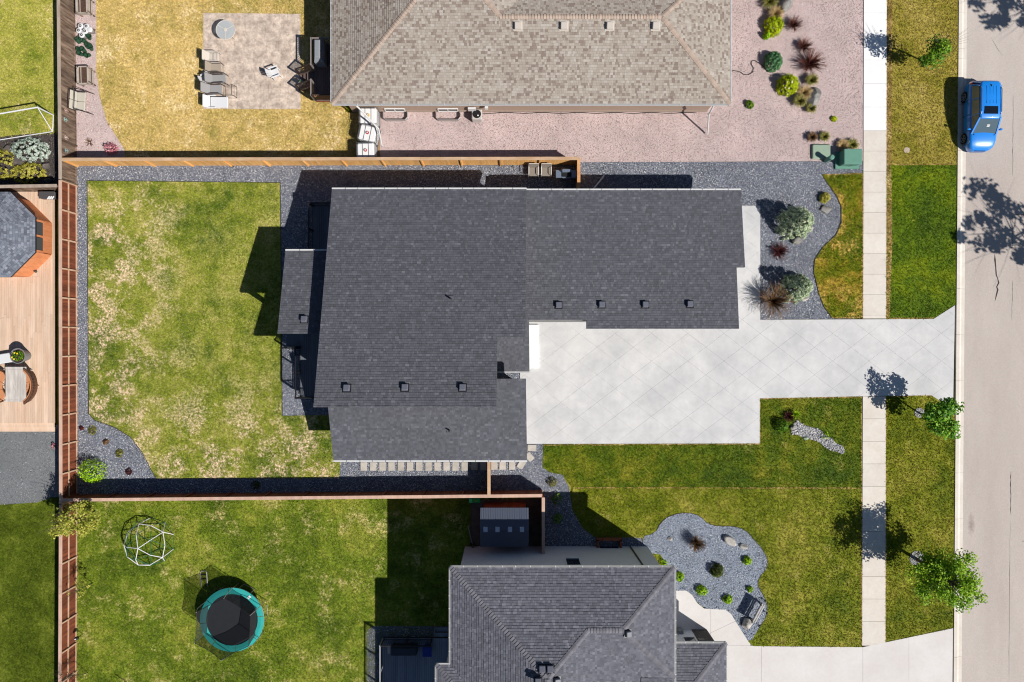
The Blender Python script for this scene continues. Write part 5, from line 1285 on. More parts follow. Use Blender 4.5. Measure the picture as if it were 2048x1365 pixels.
for s_ in (-1, 1):
    MB.warp = CABW
    mb = MB(); mb.path([(s_ * .61, .02, 1.6), (s_ * .625, -.1, 1.67), (s_ * .625, -1.45, 1.68), (s_ * .61, -1.6, 1.6)], .022, 7); mb.build('roof_rail', CHR, rf, local=True)
    mb = MB(); mb.bar((s_ * .85, .78, 1.02), (s_ * .98, .76, 1.04), .05, .04); mb.rbox((s_ * 1.02, .75, 1.06), (.2, .12, .15), .04); mb.build('mirror', BLUE, car, local=True, smooth=False)
    MB.warp = None
    for y in (-.72, .28): mb = MB(); mb.rbox((s_ * .925, y, .86), (.03, .2, .035), .012); mb.build('door_handle', CHR, car, local=True)
    for y in (-.985, -.03, .95): mb = MB(); mb.bar((s_ * .912, y, .3), (s_ * .905, y, .95), .012, .03); mb.build('door_seam', PLB, car, local=True)
    mb = MB(); mb.hexa([(s_ * .50, 2.12, .66), (s_ * .76, 1.94, .68), (s_ * .86, 1.74, .74), (s_ * .60, 1.98, .72)], [(s_ * .46, 2.07, .76), (s_ * .72, 1.90, .81), (s_ * .83, 1.62, .88), (s_ * .58, 1.92, .84)]); mb.build('headlight', LENS, car, local=True)
    mb = MB(); mb.hexa([(s_ * .70, -2.2, .82), (s_ * .86, -2.02, .82), (s_ * .84, -1.95, .84), (s_ * .66, -2.12, .84)], [(s_ * .66, -2.17, 1.02), (s_ * .82, -2.02, 1.04), (s_ * .80, -1.9, 1.06), (s_ * .62, -2.08, 1.06)]); mb.build('taillight', REDL, car, local=True)
    for y in (-1.32, 1.36):
        c = Vector((s_ * .80, y, .34)); mb = MB(); prof = [(.20, -.1), (.30, -.11), (.335, -.08), (.335, .08), (.30, .11), (.20, .1)]
        rg_ = [[c + Vector((zz, r_ * math.cos(i * math.pi / 12), r_ * math.sin(i * math.pi / 12))) for i in range(24)] for r_, zz in prof]
        mb.loft(rg_); wh = mb.build('wheel', TYRE, car, local=True)
        mb = MB(); mb.tube(c + Vector((s_ * .06, 0, 0)), c + Vector((s_ * .085, 0, 0)), .07, n=10)
        for i in range(5): a = i * 1.2566 + .3; mb.bar(c + Vector((s_ * .085, 0, 0)), c + Vector((s_ * .10, math.cos(a) * .22, math.sin(a) * .22)), .06, .03, up=(1, 0, 0))
        mb.path([c + Vector((s_ * .10, math.cos(i * .5236) * .225, math.sin(i * .5236) * .225)) for i in range(12)], .02, 5, closed=True); mb.build('rim', RIM, wh, local=True)
mb = MB(); mb.bar((-.34, 2.19, .60), (.34, 2.19, .60), .04, .08); mb.build('grille', PLB, car, local=True)
mb = MB(); mb.rbox((0, 2.13, .40), (.9, .06, .12), .02); mb.build('bumper_intake', PLB, car, local=True)
MB.warp = CABW
mb = MB(); mb.bar((-.68, 1.04, .985), (.68, 1.04, .985), .09, .03); mb.build('wiper_cowl', PLB, car, local=True)
mb = MB(); mb.hexa([(-.03, -1.70, 1.62), (.03, -1.70, 1.62), (.012, -1.58, 1.63), (-.012, -1.58, 1.63)], [(-.02, -1.72, 1.70), (.02, -1.72, 1.70), (.008, -1.62, 1.66), (-.008, -1.62, 1.66)]); mb.build('antenna_fin', PLB, rf, local=True)
MB.warp = None
mb = MB(); mb.rbox((0, -2.2, .42), (1.4, .1, .2), .03); mb.build('rear_bumper', PLB, car, local=True)
MB.warp = CABW
mb = MB(); mb.add([(-.16, .60, 1.283), (.02, .60, 1.283), (.02, .55, 1.319), (-.16, .55, 1.319)], [(0, 1, 2, 3)]); mb.add([(-.16, .66, 1.239), (.02, .66, 1.239), (.02, .63, 1.261), (-.16, .63, 1.261)], [(0, 1, 2, 3)]); mb.build('paper_on_dash', WHITE, car, local=True, kind='stuff'); MB.warp = None
# ------------------------------------------------------------------ IBC totes
TOTE = mat('tote_plastic', C(252, 252, 252), rough=.4, nz2=3, namt=.03); CAGE = mat('tote_cage', C(150, 154, 160), rough=.4, metal=.6)
def tote(label, px, py, rz, capc):
    c = base_pt(px, py, 1.15); t = thing('water_tote', label, 'tank', c, rz, 'white caged water totes'); L, W, h = 1.12, .98, .98; z0 = .16
    mb = MB(); mb.rbox((0, 0, z0 + h / 2), (L, W, h), .09); mb.build('tank', TOTE, t, local=True, smooth=False)
    for x in (-.18, .2): mb = MB(); mb.bar((x, -W / 2, z0 + h + .012), (x, W / 2, z0 + h + .012), .03, .02); mb.build('strap', CAGE, t, local=True)
    mb = MB(); mb.lathe([(.1, 0), (.1, .05), (.085, .07)], (0, 0, z0 + h), 18); cp = mb.build('fill_cap', mat('cap_' + capc, C(190, 40, 40) if capc == 'red' else C(226, 176, 40), rough=.4), t, local=True)
    mb = MB(); mb.lathe([(.05, .0), (.05, .02)], (0, 0, z0 + h + .07), 12); mb.build('cap_centre', WHITE, cp, local=True)
    mb = MB(); a, b = L / 2 + .02, W / 2 + .02
    for z in (z0 + .05, z0 + .35, z0 + .65, z0 + h - .02): mb.path([(-a, -b, z), (a, -b, z), (a, b, z), (-a, b, z)], .012, 5, closed=True)
    for i in range(9):
        x = -a + 2 * a * i / 8; y = -b + 2 * b * i / 8
        for s_ in (-1, 1): mb.tube((x, s_ * b, z0), (x, s_ * b, z0 + h), .009, n=5); mb.tube((s_ * a, y, z0), (s_ * a, y, z0 + h), .009, n=5)
    mb.build('cage', CAGE, t, local=True, kind='stuff')
    mb = MB()
    for y in (-.42, 0, .42): mb.box((0, y, .06), (L, .1, .12))
    mb.box((0, 0, .14), (L + .06, W + .04, .03)); mb.build('pallet', CAGE, t, local=True)
tote('white caged water tote with yellow cap against the tan house', 736, 231, 0, 'yellow')
tote('white caged water tote turned askew in the middle of three', 735, 266, -.2, 'red')
tote('white caged water tote standing against the orange fence', 731, 301, .04, 'red')
# ------------------------------------------------------------------ air conditioner, window wells, hose
c = base_pt(954, 231, .5); t = thing('air_conditioner', 'grey air conditioner with round fan beside the tan house', 'air conditioner', c)
ACM = mat('ac_grey', C(206, 200, 196), rough=.5)
mb = MB(); mb.rbox((0, 0, .36), (.66, .66, .72), .05); mb.build('cabinet', ACM, t, local=True)
mb = MB(); mb.lathe([(.27, .725), (.27, .735)], n=22); fan = mb.build('fan_grille', PLB, t, local=True)
mb = MB()
for i in range(4): a = i * 1.5708 + .4; mb.bar((0, 0, .742), (math.cos(a) * .24, math.sin(a) * .24, .745), .09, .012)
mb.build('fan_blade', BLACKM, fan, local=True); mb = MB(); mb.box((.08, -.1, .75), (.09, .08, .02)); mb.build('label_plate', WHITE, fan, local=True)
GALV = mat('galvanised', C(196, 190, 188), rough=.4, metal=.4)
for px, lb in ((792, 'galvanised window well next to the white water totes'), (897, 'galvanised window well next to the air conditioner')):
    t = thing('window_well', lb, 'window well', P(px, 233)); x0 = P(px - 24, 0).x; x1 = P(px + 24, 0).x; yt = P(0, 227).y; yb2 = P(0, 243).y; pts = [(x0, yt, 0), (x0, yb2 + .15, 0), (x0 + .15, yb2, 0), (x1 - .15, yb2, 0), (x1, yb2 + .15, 0), (x1, yt, 0)]
    for z in (.3,): mb = MB(); mb.path([(x, y, z) for x, y, _ in pts], .022, 6); mb.build('rim', GALV, t)
    mb = MB()
    for i in range(5): a, b = pts[i], pts[i + 1]; mb.bar((a[0], a[1], .14), (b[0], b[1], .14), .02, .3)
    mb.build('wall', GALV, t)
mb = MB(); mb.path([P(*q) + Vector((0, 0, .05)) for q in ((1432, 139), (1462, 141), (1480, 145), (1487, 150), (1496, 151), (1504, 146), (1507, 138), (1502, 129), (1503, 123), (1509, 122), (1517, 127), (1530, 136))], .02, 6)
tag(mb.build('garden_hose', PLB, at=P(1495, 140)), 'black garden hose winding across pink gravel to the mugo pine', 'hose')
mb = MB(); mb.path([P(958 + i * 15, 227 + math.sin(i * 1.3) * 1.0) + Vector((0, 0, .05)) for i in range(30)], .018, 5)
tag(mb.build('drip_hose', PLB, at=P(1180, 227)), 'thin black drip hose along the foot of the tan house wall', 'hose')
# ------------------------------------------------------------------ patio furniture
GREYF = mat('sling_grey', C(166, 164, 164), nz2=30, namt=.06); TANF = mat('sling_tan', C(178, 164, 148), nz2=30, namt=.06); CRM = mat('strap_cream', C(226, 216, 204)); PWHITE = mat('plastic_white', C(238, 238, 240), rough=.35)
BRZ = mat('frame_bronze', C(92, 82, 78), rough=.45)
def sling_chair(label, px, py, rz, fm, sm, w_=.56, L=.52, back=.55, z=0, slats=0, group=None, cat='chair', recl=.35):
    c = base_pt(px, py, .35 + z); c.z = z + .055; t = thing('patio_chair', label, cat, c, rz, group)    # faces +x
    if slats:
        for i in range(slats): x = -L / 2 + L * (i + .5) / slats; mb = MB(); mb.rbox((x, 0, .4), (L / slats * .72, w_ - .06, .025), .01); mb.build('strap', sm, t, local=True)
    else: mb = MB(); mb.rbox((0, 0, .4), (L, w_ - .06, .04), .015); mb.build('seat', sm, t, local=True)
    b0 = Vector((-L / 2, 0, .42)); b1 = Vector((-L / 2 - back * recl, 0, .42 + back))
    mb = MB(); mb.bar(b0, b1, w_ - .06, .03, up=(1, 0, recl)); mb.build('backrest', sm, t, local=True)
    for s_ in (-1, 1):
        y = s_ * w_ / 2; mb = MB()
        mb.path([(L / 2 + .04, y, 0), (L / 2, y, .38), (L / 2 - .02, y, .62), (-L / 2 - .05, y, .64), (-L / 2 - .12, y, 0)], .018, 6); mb.build('side_frame', fm, t, local=True)
        mb = MB(); mb.path([(L / 2, y, .4), (-L / 2, y, .4), (b1.x, y, b1.z)], .016, 6); mb.build('seat_rail', fm, t, local=True)
        mb = MB(); mb.rbox((-.02, y, .65), (L * .9, .06, .03), .012); mb.build('armrest', fm, t, local=True)
    mb = MB(); mb.tube((b1.x, -w_ / 2, b1.z), (b1.x, w_ / 2, b1.z), .018, n=6); mb.build('top_rail', fm, t, local=True); return t
sling_chair('cream strap chair first in the row along the stamped patio', 430, 117, 0, CRM, CRM, .62, .6, .5, slats=7, recl=.5)
sling_chair('tan sling chair with bronze frame second in the patio row', 434, 138, 0, BRZ, TANF, .64, .62, .5, recl=.4)
sling_chair('pale grey reclining chair between tan chair and dark frame lounger', 440, 160, .05, BRZ, GREYF, .62, .85, .5, recl=.6)
sling_chair('grey cushioned lounger with long dark frame on the patio edge', 434, 181, 0, BRZ, GREYF, .66, .75, .55, recl=.7)
t = thing('side_frame_table', 'empty dark metal frame stool pushed against the grey lounger', 'stool', base_pt(460, 183, .3) + Vector((0, 0, .035)))
for q in ([(-.33, -.33, .4), (.33, -.33, .4), (.33, .33, .4), (-.33, .33, .4)], [(-.36, -.36, .02), (.36, -.36, .02), (.36, .36, .02), (-.36, .36, .02)]):
    mb = MB(); mb.path(q, .016, 6, closed=True); mb.build('frame', BRZ, t, local=True)
for a, b in ((-1, -1), (1, -1), (1, 1), (-1, 1)): mb = MB(); mb.tube((a * .33, b * .33, .4), (a * .36, b * .36, 0), .014, n=6); mb.build('leg', BRZ, t, local=True)
def plastic_chair(label, px, py, rz, s_=1.0, long=0, group=None):
    c = base_pt(px, py, .35); c.z = .055; t = thing('plastic_chair', label, 'chair', c, rz, group)
    L = (.5 + long) * s_; w_ = .5 * s_
    mb = MB(); mb.rbox((long * .3, 0, .36 * s_), (L, w_, .05), .02); mb.build('seat', PWHITE, t, local=True)
    for i in range(5): y = (i - 2) * w_ / 5.2; mb = MB(); mb.bar((-.22 * s_, y, .36 * s_), (-.46 * s_, y * 1.15, (.86 - abs(i - 2) * .03) * s_), w_ / 6.2, .03, up=(1, 0, .4)); mb.build('back_slat', PWHITE, t, local=True)
    for q in (-1, 1):
        mb = MB(); mb.rbox((0, q * w_ * .62, .58 * s_), (.62 * s_, .1, .035), .015); mb.build('armrest', PWHITE, t, local=True)
        for x in (-.24, .26 + long * .5): mb = MB(); mb.bar((x * s_, q * w_ * .52, 0), (x * .9 * s_, q * w_ * .55, (.58 if x < .3 else .36) * s_), .06, .045); mb.build('leg', PWHITE, t, local=True)
    return t
plastic_chair('white plastic chair alone near the deck stairs', 551, 147, .35)
plastic_chair('white plastic chair tipped among the patio loungers', 414, 157, .5, .85)
t = thing('chaise_lounge', 'white plastic chaise last in the patio row', 'lounger', base_pt(433, 206, .3) + Vector((0, 0, .035)))
mb = MB(); mb.rbox((.22, 0, .34), (1.15, .7, .08), .05); mb.build('seat', PWHITE, t, local=True)
mb = MB(); mb.rbox((-.52, 0, .55), (.5, .8, .07), .05, M=Matrix.Rotation(.9, 4, 'Y')); mb.build('backrest', PWHITE, t, local=True)
for a in (-.4, .6):
    for b in (-.28, .28): mb = MB(); mb.bar((a, b, 0), (a, b, .32), .06, .05); mb.build('leg', PWHITE, t, local=True)
for q in (-1, 1): mb = MB(); mb.rbox((-.2, q * .38, .5), (.5, .08, .04), .015); mb.build('armrest', PWHITE, t, local=True)
# round glass patio table
TGL = NT('table_glass'); TGL.b.inputs['Base Color'].default_value = C(214, 218, 220); TGL.b.inputs['Roughness'].default_value = .12; TGL.b.inputs['Alpha'].default_value = .72; TGL = TGL.m
c = base_pt(452, 61, .7); c.z = .055; t = thing('patio_table', 'round glass patio table on the stamped concrete', 'table', c)
mb = MB(); mb.lathe([(.60, .70), (.60, .712)], n=36); gl = mb.build('glass_top', TGL, t, local=True)
for i in range(3): a = i * 2.094 + .5; mb = MB(); mb.bar((0, 0, .722), (math.cos(a) * .6, math.sin(a) * .6, .722), .03, .012); mb.build('spoke', CRM, t, local=True)
mb = MB(); mb.path([(math.cos(i * .1745) * .61, math.sin(i * .1745) * .61, .705) for i in range(36)], .02, 6, closed=True); mb.build('rim', CRM, t, local=True)
mb = MB(); mb.lathe([(.12, .724), (.12, .735), (.06, .74)], n=18); mb.build('umbrella_collar', CRM, t, local=True)
for i in range(4): a = i * 1.571 + .8; mb = MB(); mb.path([(math.cos(a) * .5, math.sin(a) * .5, .69), (math.cos(a) * .3, math.sin(a) * .3, .35), (math.cos(a) * .48, math.sin(a) * .48, 0)], .018, 6); mb.build('leg', CRM, t, local=True)
# covered grill on the brown deck
COV = mat('grill_cover', C(150, 154, 162), rough=.55, nz2=3, namt=.06); COVD = mat('cover_dark', C(52, 62, 74), rough=.6)
c = P(639, 103, 1.6); t = thing('covered_grill', 'barbecue under a grey-blue cover on the small brown deck', 'grill', (c.x, c.y, .9))
mb = MB(); r0 = [(-.32, -.75), (.32, -.75), (.32, .75), (-.32, .75)]
mb.hexa([(x, y, .02) for x, y in r0], [(x * 1.0, y * .98, .78) for x, y in r0]); mb.hexa([(x, y * .98, .785) for x, y in r0], [(x * .45 - .05, y * .7, 1.12) for x, y in r0]); mb.build('cover', COV, t, local=True, bevel=.03)
t = thing('flower_pot', 'small white flower pot on the deck stairs', 'pot', P(603, 167, .5)); mb = MB(); mb.lathe([(.1, 0), (.14, .22), (.15, .22), (.13, .2), (.05, .18)], n=14); mb.build('pot', PWHITE, t, local=True)
mb = MB(); V, F, T = leaf_quads(unit(60) * .1 + np.array([0, 0, .27]), unit(60), .04, .8, RNG.uniform(0, 1, 60)); link('foliage', fast_mesh('foliage', V, F, T, LF['green']), t)
# ------------------------------------------------------------------ pink strip: planters, buckets, pots, glider
BOXW = mat('planter_wood', C(206, 194, 182), C(180, 166, 154), nz=3, nz2=12, objvar=.05); SOIL = mat('soil', C(104, 78, 62), C(76, 56, 46), nz=9, nz2=25, bump=(25, .6, .03))
def planter(label, px, py):
    c = base_pt(px, py, .75); t = thing('raised_planter', label, 'planter', c, .03); L, W, z = 1.08, .66, .72
    for a, b, sx_, sy_ in ((0, L / 2, W, .06), (0, -L / 2, W, .06), (-W / 2, 0, .06, L), (W / 2, 0, .06, L)): mb = MB(); mb.box((a, b, z - .13), (sx_ + .058, sy_ - (.002 if sx_ > .1 else -.056), .26)); mb.build('side_board', BOXW, t, local=True)
    mb = MB(); mb.box((0, 0, z - .14), (W - .05, L - .05, .12)); mb.build('soil', SOIL, t, local=True)
    mb = MB(); mb.bar((-.12, -L / 2, z - .03), (-.12, L / 2, z - .03), .04, .04); mb.build('divider', BOXW, t, local=True)
    for a in (-1, 1):
        for b in (-1, 1): mb = MB(); mb.box((a * (W / 2 + .05), b * (L / 2 - .1), z / 2), (.07, .07, z)); mb.build('leg', W_GREY, t, local=True)
    mb = MB(); mb.box((.38, 0, .28), (.1, L, .03)); mb.build('shelf', BOXW, t, local=True)
planter('raised wooden planter box between green pots and glider bench', 165, 150)
planter('raised wooden planter box beside the white buckets', 163, 9)
for i, (px, py) in enumerate(((162, 53), (174, 54), (158.5, 62), (171, 63.5), (164.5, 71), (180, 60))):
    c = base_pt(px, py, .35); t = thing('bucket', 'white round bucket with dark hole in its lid, standing in a cluster', 'bucket', c, 0, 'white buckets on pink gravel')
    mb = MB(); mb.lathe([(.15, 0), (.175, .34), (.185, .35), (.185, .38), (.16, .40), (.07, .41)], n=18); mb.build('body', PWHITE, t, local=True, smooth=True)
    if i < 5: mb = MB(); mb.lathe([(.085, .411), (.085, .42), (.045, .421), (.04, .415)], n=14); mb.build('hole', PLB, t, local=True); mb = MB(); mb.lathe([(.035, .412), (.03, .43)], n=10); mb.build('handle', PWHITE, t, local=True)
POTG = mat('pot_green', C(48, 84, 62), rough=.45, nz2=5); k = 0
for px, py, tl in ((158, 77, .5), (177, 77, .4), (157, 86, .6), (172, 84, .5), (180, 88, .4), (159, 96, .5), (172, 94, .7), (181, 99, .4), (169, 103, .3), (164, 109, .2), (178, 108, .5)):
    k += 1; c = base_pt(px, py, .2); t = thing('plant_pot', 'empty dark green plastic plant pot in the tipped pile', 'pot', c, k * 1.1, 'green pots on pink gravel'); M = Matrix.Rotation(tl, 4, 'X')
    prof = [(.10, 0), (.15, .30), (.165, .30), (.165, .33), (.145, .33), (.09, .04)]
    mb = MB(); mb.lathe(prof, (0, 0, .06), 14); mb.v = [tuple(M @ Vector(p)) for p in mb.v]; mb.build('pot', POTG, t, local=True)
c = base_pt(160, 203, .5); t = thing('glider_bench', 'beige cushioned glider bench with black frame against the weathered fence', 'bench', c, -.06)
CUSH = mat('cushion_beige', C(206, 200, 186), nz2=12, namt=.06)
for y in (-.3, .3):
    for nm, p_, sz, rt in (('seat_cushion', (.05, y, .42), (.52, .58, .1), 0), ('back_cushion', (-.3, y, .68), (.5, .58, .09), 1.2)): mb = MB(); mb.rbox(p_, sz, .03, M=Matrix.Rotation(rt, 4, 'Y')); mb.build(nm, CUSH, t, local=True)
for s_ in (-1, 1):
    mb = MB(); y = s_ * .66; mb.path([(.62, y, 0), (.0, y, 1.05), (-.5, y, 0)], .022, 6); mb.build('end_frame', BLACKM, t, local=True)
    mb = MB(); mb.path([(.3, y * .95, .36), (.3, y * .95, .62), (-.25, y * .95, .66), (-.42, y * .95, .95)], .018, 6); mb.build('armrest', BLACKM, t, local=True)
mb = MB(); mb.tube((0, -.66, 1.05), (0, .66, 1.05), .022, n=6); mb.build('top_bar', BLACKM, t, local=True)
mb = MB(); mb.path([(-.45, -.62, .98), (-.45, .62, .98)], .02, 6); mb.build('back_rail', BLACKM, t, local=True)
# metal wall ornaments on the weathered fence
for px, py, h_, cc, lb in ((129, 222, 1.0, (226, 190, 180), 'pink metal gecko ornament beside the glider bench'), (125, 240, 1.05, (170, 216, 210), 'turquoise metal gecko ornament beside a fence post'), (127, 276, 1.0, (236, 214, 206), 'pale pink metal gecko ornament on the weathered fence'), (130, 302, .95, (150, 200, 205), 'turquoise metal gecko ornament above the pink flowers')):
    q = P(px, py, h_); c = Vector((P(152, 0).x + .035, q.y, h_)); mb = MB()
    mb.path([c + Vector((0, 0, -.22)), c + Vector((0, .03, -.08)), c + Vector((0, -.02, .08)), c + Vector((0, .0, .2))], [.006, .028, .032, .02], 6)
    for zz, s_ in ((.1, 1), (.1, -1), (-.06, 1), (-.06, -1)): mb.path([c + Vector((0, 0, zz)), c + Vector((0, s_ * .1, zz + .05)), c + Vector((0, s_ * .13, zz - .03))], .012, 5)
    tag(mb.build('wall_ornament', mat('ornament_%d' % cc[0], C(*cc), rough=.4), at=c), lb, 'ornament')
# ------------------------------------------------------------------ soccer goal
GOAL = mat('goal_white', C(238, 240, 244), rough=.4)
t = thing('soccer_goal', 'white tubular soccer goal frame beside the juniper bed', 'goal', P(106, 240))
Tt = P(75, 215, 1.5); T2 = P(-70, 240, 1.5); g0 = Vector((Tt.x, Tt.y, .02)); g2 = Vector((T2.x, T2.y, .02)); k0 = P(106, 264) + Vector((0, 0, .05)); k2 = P(-45, 288) + Vector((0, 0, .05))
for nm, a, b in (('crossbar', Tt, T2), ('post', Tt, g0), ('post', T2, g2), ('back_stay', Tt, k0), ('back_stay', T2, k2), ('base_bar', k0, k2), ('side_bar', g0, k0)): mb = MB(); mb.tube(a, b, .045 if nm in ('crossbar', 'post') else .03, n=8); mb.build(nm, GOAL, t)
# ------------------------------------------------------------------ climbing dome
DG_ = mat('dome_green', C(40, 110, 78), rough=.5); DWH = mat('dome_white', C(240, 240, 242), rough=.4)
c = P(302, 1083); t = thing('climbing_dome', 'white and green geodesic climbing dome on the lawn', 'climbing frame', c)
I0, F0 = ico(0); up = I0[0]; rot = up.rotation_difference(Vector((0, 0, 1))).to_matrix(); I0 = [rot @ v for v in I0]
lower = min(range(1, 12), key=lambda i: abs(I0[i].z - .447)); rot2 = Matrix.Rotation(R(35) - math.atan2(I0[lower].y, I0[lower].x), 3, 'Z'); I0 = [rot2 @ v for v in I0]
Rd = 1.55; ed = {}
for f in F0:
    mid = [((I0[f[i]] + I0[f[(i + 1) % 3]]) / 2).normalized() for i in range(3)]
    for i in range(3):
        for a, b, cl in ((I0[f[i]], mid[i], 'w'), (mid[i], I0[f[(i + 1) % 3]], 'w'), (mid[i], mid[(i + 1) % 3], 'g')):
            ed[tuple(sorted((tuple(round(x, 3) for x in a), tuple(round(x, 3) for x in b))))] = cl
for (a, b), cl in ed.items():
    if a[2] > -.05 and b[2] > -.05:
        mb = MB(); A_, B_ = c + Vector(a) * Rd, c + Vector(b) * Rd; A_.z = max(A_.z, .03); B_.z = max(B_.z, .03); mb.tube(A_, B_, .026 if cl == 'w' else .016, n=6); mb.build('bar', DWH if cl == 'w' else DG_, t)
# ------------------------------------------------------------------ trampoline
c = base_pt(464, 1240, .9); t = thing('trampoline', 'round trampoline with teal pad and dark safety net', 'trampoline', c, .12)
PADT = mat('pad_teal', C(58, 182, 176), rough=.45, nz2=3, namt=.07); TMAT = mat('trampoline_bed', C(34, 36, 42), rough=.7, nz2=4)
NET = NT('safety_net'); tr = NET.n('ShaderNodeBsdfTransparent'); mx = NET.n('ShaderNodeMixShader'); mx.inputs[0].default_value = .6
NET.b.inputs['Base Color'].default_value = C(50, 50, 54); NET.b.inputs['Roughness'].default_value = .9; NET.l(tr.outputs[0], mx.inputs[1]); NET.l(NET.b.outputs[0], mx.inputs[2]); NET.l(mx.outputs[0], NET.out.inputs[0]); NET = NET.m
zt = .85; mb = MB(); mb.lathe([(1.66, zt - .005), (1.66, zt + .005)], n=48); mb.build('jumping_bed', TMAT, t, local=True)
for i in range(8):
    mb = MB(); a0 = i * math.pi / 4 + .01; rg_ = []
    for j in range(9):
        a = a0 + (math.pi / 4 - .02) * j / 8; rg_.append([(math.cos(a) * r_, math.sin(a) * r_, z) for r_, z in ((1.64, zt + .015), (2.02, zt + .0), (2.04, zt + .04), (1.85, zt + .06), (1.64, zt + .04))])
    mb.loft(rg_); mb.build('pad', PADT, t, local=True)
mb = MB(); mb.path([(math.cos(i * .1309) * 2.0, math.sin(i * .1309) * 2.0, zt - .05) for i in range(48)], .03, 6, closed=True); mb.build('frame_ring', GALV, t, local=True)
pol = []
for i in range(6):
    a = i * math.pi / 3 + .35; r_ = 2.06; pol.append((math.cos(a) * r_, math.sin(a) * r_)); x, y = pol[-1]
    mb = MB(); mb.path([(x, y, .02), (x, y, 1.9), (x * .93, y * .93, 2.35)], .02, 6); mb.build('net_pole', GALV, t, local=True)
for i in range(6):
    a, b = pol[i], pol[(i + 1) % 6]; mb = MB(); mb.add([(a[0] * .86, a[1] * .86, zt + .05), (b[0] * .86, b[1] * .86, zt + .05), (b[0] * .93, b[1] * .93, 2.3), ((a[0] + b[0]) / 2 * .92, (a[1] + b[1]) / 2 * .92, 2.16), (a[0] * .93, a[1] * .93, 2.3)], [(0, 1, 2, 3, 4)]); mb.build('net_panel', NET, t, local=True)
    mb = MB(); mb.path([(a[0] * .93, a[1] * .93, 2.3), ((a[0] + b[0]) / 2 * .92, (a[1] + b[1]) / 2 * .92, 2.16), (b[0] * .93, b[1] * .93, 2.3)], .014, 5); mb.build('net_hem', BLACKM, t, local=True)
for i in range(6): a = i * math.pi / 3; mb = MB(); mb.path([(math.cos(a - .2) * 2.0, math.sin(a - .2) * 2.0, zt - .05), (math.cos(a - .2) * 2.0, math.sin(a - .2) * 2.0, .03), (math.cos(a + .2) * 2.0, math.sin(a + .2) * 2.0, .03), (math.cos(a + .2) * 2.0, math.sin(a + .2) * 2.0, zt - .05)], .02, 6); mb.build('leg', GALV, t, local=True)
mb = MB(); mb.box((1.28, 1.3, zt + .075), (.22, .16, .01), .7); mb.build('care_label', WHITE, t, local=True)
c = P(409, 1157); t = thing('ladder', 'short silver trampoline ladder lying on the grass', 'ladder', c + Vector((0, 0, .05)), .04)
mb = MB(); mb.path([(-.2, -.5, .02), (-.2, .42, .04), (-.15, .5, .05), (.15, .5, .05), (.2, .42, .04), (.2, -.5, .02)], .024, 6); mb.build('side_rail', GALV, t, local=True)
for y in (-.02, .26): mb = MB(); mb.bar((-.2, y, .04), (.2, y, .04), .05, .03); mb.build('rung', BLACKM, t, local=True)
# lamp on the fence side, stake
c = base_pt(155, 1276, .6); t = thing('garden_lamp', 'small dark garden lamp beside the red-brown fence', 'lamp', c)
mb = MB(); mb.tube((0, 0, 0), (0, 0, .55), .02, n=6); mb.build('stake', BLACKM, t, local=True); mb = MB(); mb.lathe([(.06, .5), (.11, .6), (.12, .74), (.05, .8)], n=14); mb.build('head', PLB, t, local=True); mb = MB(); mb.lathe([(.05, .8), (.04, .83)], n=10); mb.build('lens', WHITE, t, local=True)
c = P(251, 1362); t = thing('garden_stake', 'thin black metal stake in the back lawn', 'stake', c); mb = MB(); mb.tube((0, 0, 0), (0, 0, .9), .025, n=6); mb.build('pole', BLACKM, t, local=True); mb = MB(); mb.bar((0, 0, .85), (.25, -.1, .82), .03, .03); mb.build('arm', BLACKM, t, local=True)
# ------------------------------------------------------------------ west deck furniture
dkz = .355
c = P(95, 391, .7); t = thing('deck_box', 'dark grey storage bench with white flowers in the deck corner', 'storage box', (c.x, c.y, dkz)); DBX = mat('deck_box_grey', C(86, 84, 86), rough=.6)
mb = MB(); mb.rbox((0, 0, .2), (.98, .42, .4), .03); mb.build('body', DBX, t, local=True); mb = MB(); mb.rbox((0, 0, .425), (1.02, .46, .05), .02); mb.build('lid', DBX, t, local=True)
for i in range(9): mb = MB(); mb.lathe([(.02, 0), (.06, .02), (.03, .05)], (.1 + i * .045, -.24 + (i % 3) * .06, .45), 7); mb.build('flower', WHITE, t, local=True)
c = P(33, 769, 1.05); t = thing('dining_table', 'whitewashed plank dining table on the pale deck', 'table', (c.x, c.y, dkz)); WW = mat('whitewash', C(236, 228, 220), C(196, 188, 180), nz=3, stretch=(1, .15, 1), nz2=9, objvar=.06)
for i in range(7): mb = MB(); mb.box(((i - 3) * .185, 0, .74), (.178, 1.86, .04)); mb.build('top_plank', WW, t, local=True)
for y in (-1.02, 1.02): mb = MB(); mb.box((0, y, .741), (1.3, .17, .042)); mb.build('end_plank', WW, t, local=True)
for a in (-1, 1):
    for b in (-1, 1): mb = MB(); mb.box((a * .5, b * .85, .36), (.1, .1, .72)); mb.build('leg', WW, t, local=True)
WICK = mat('wicker_brown', C(138, 92, 66), C(90, 58, 42), nz=30, nz2=40, rough=.7); CSH = mat('cushion_terracotta', C(214, 148, 104), nz2=6, namt=.06)
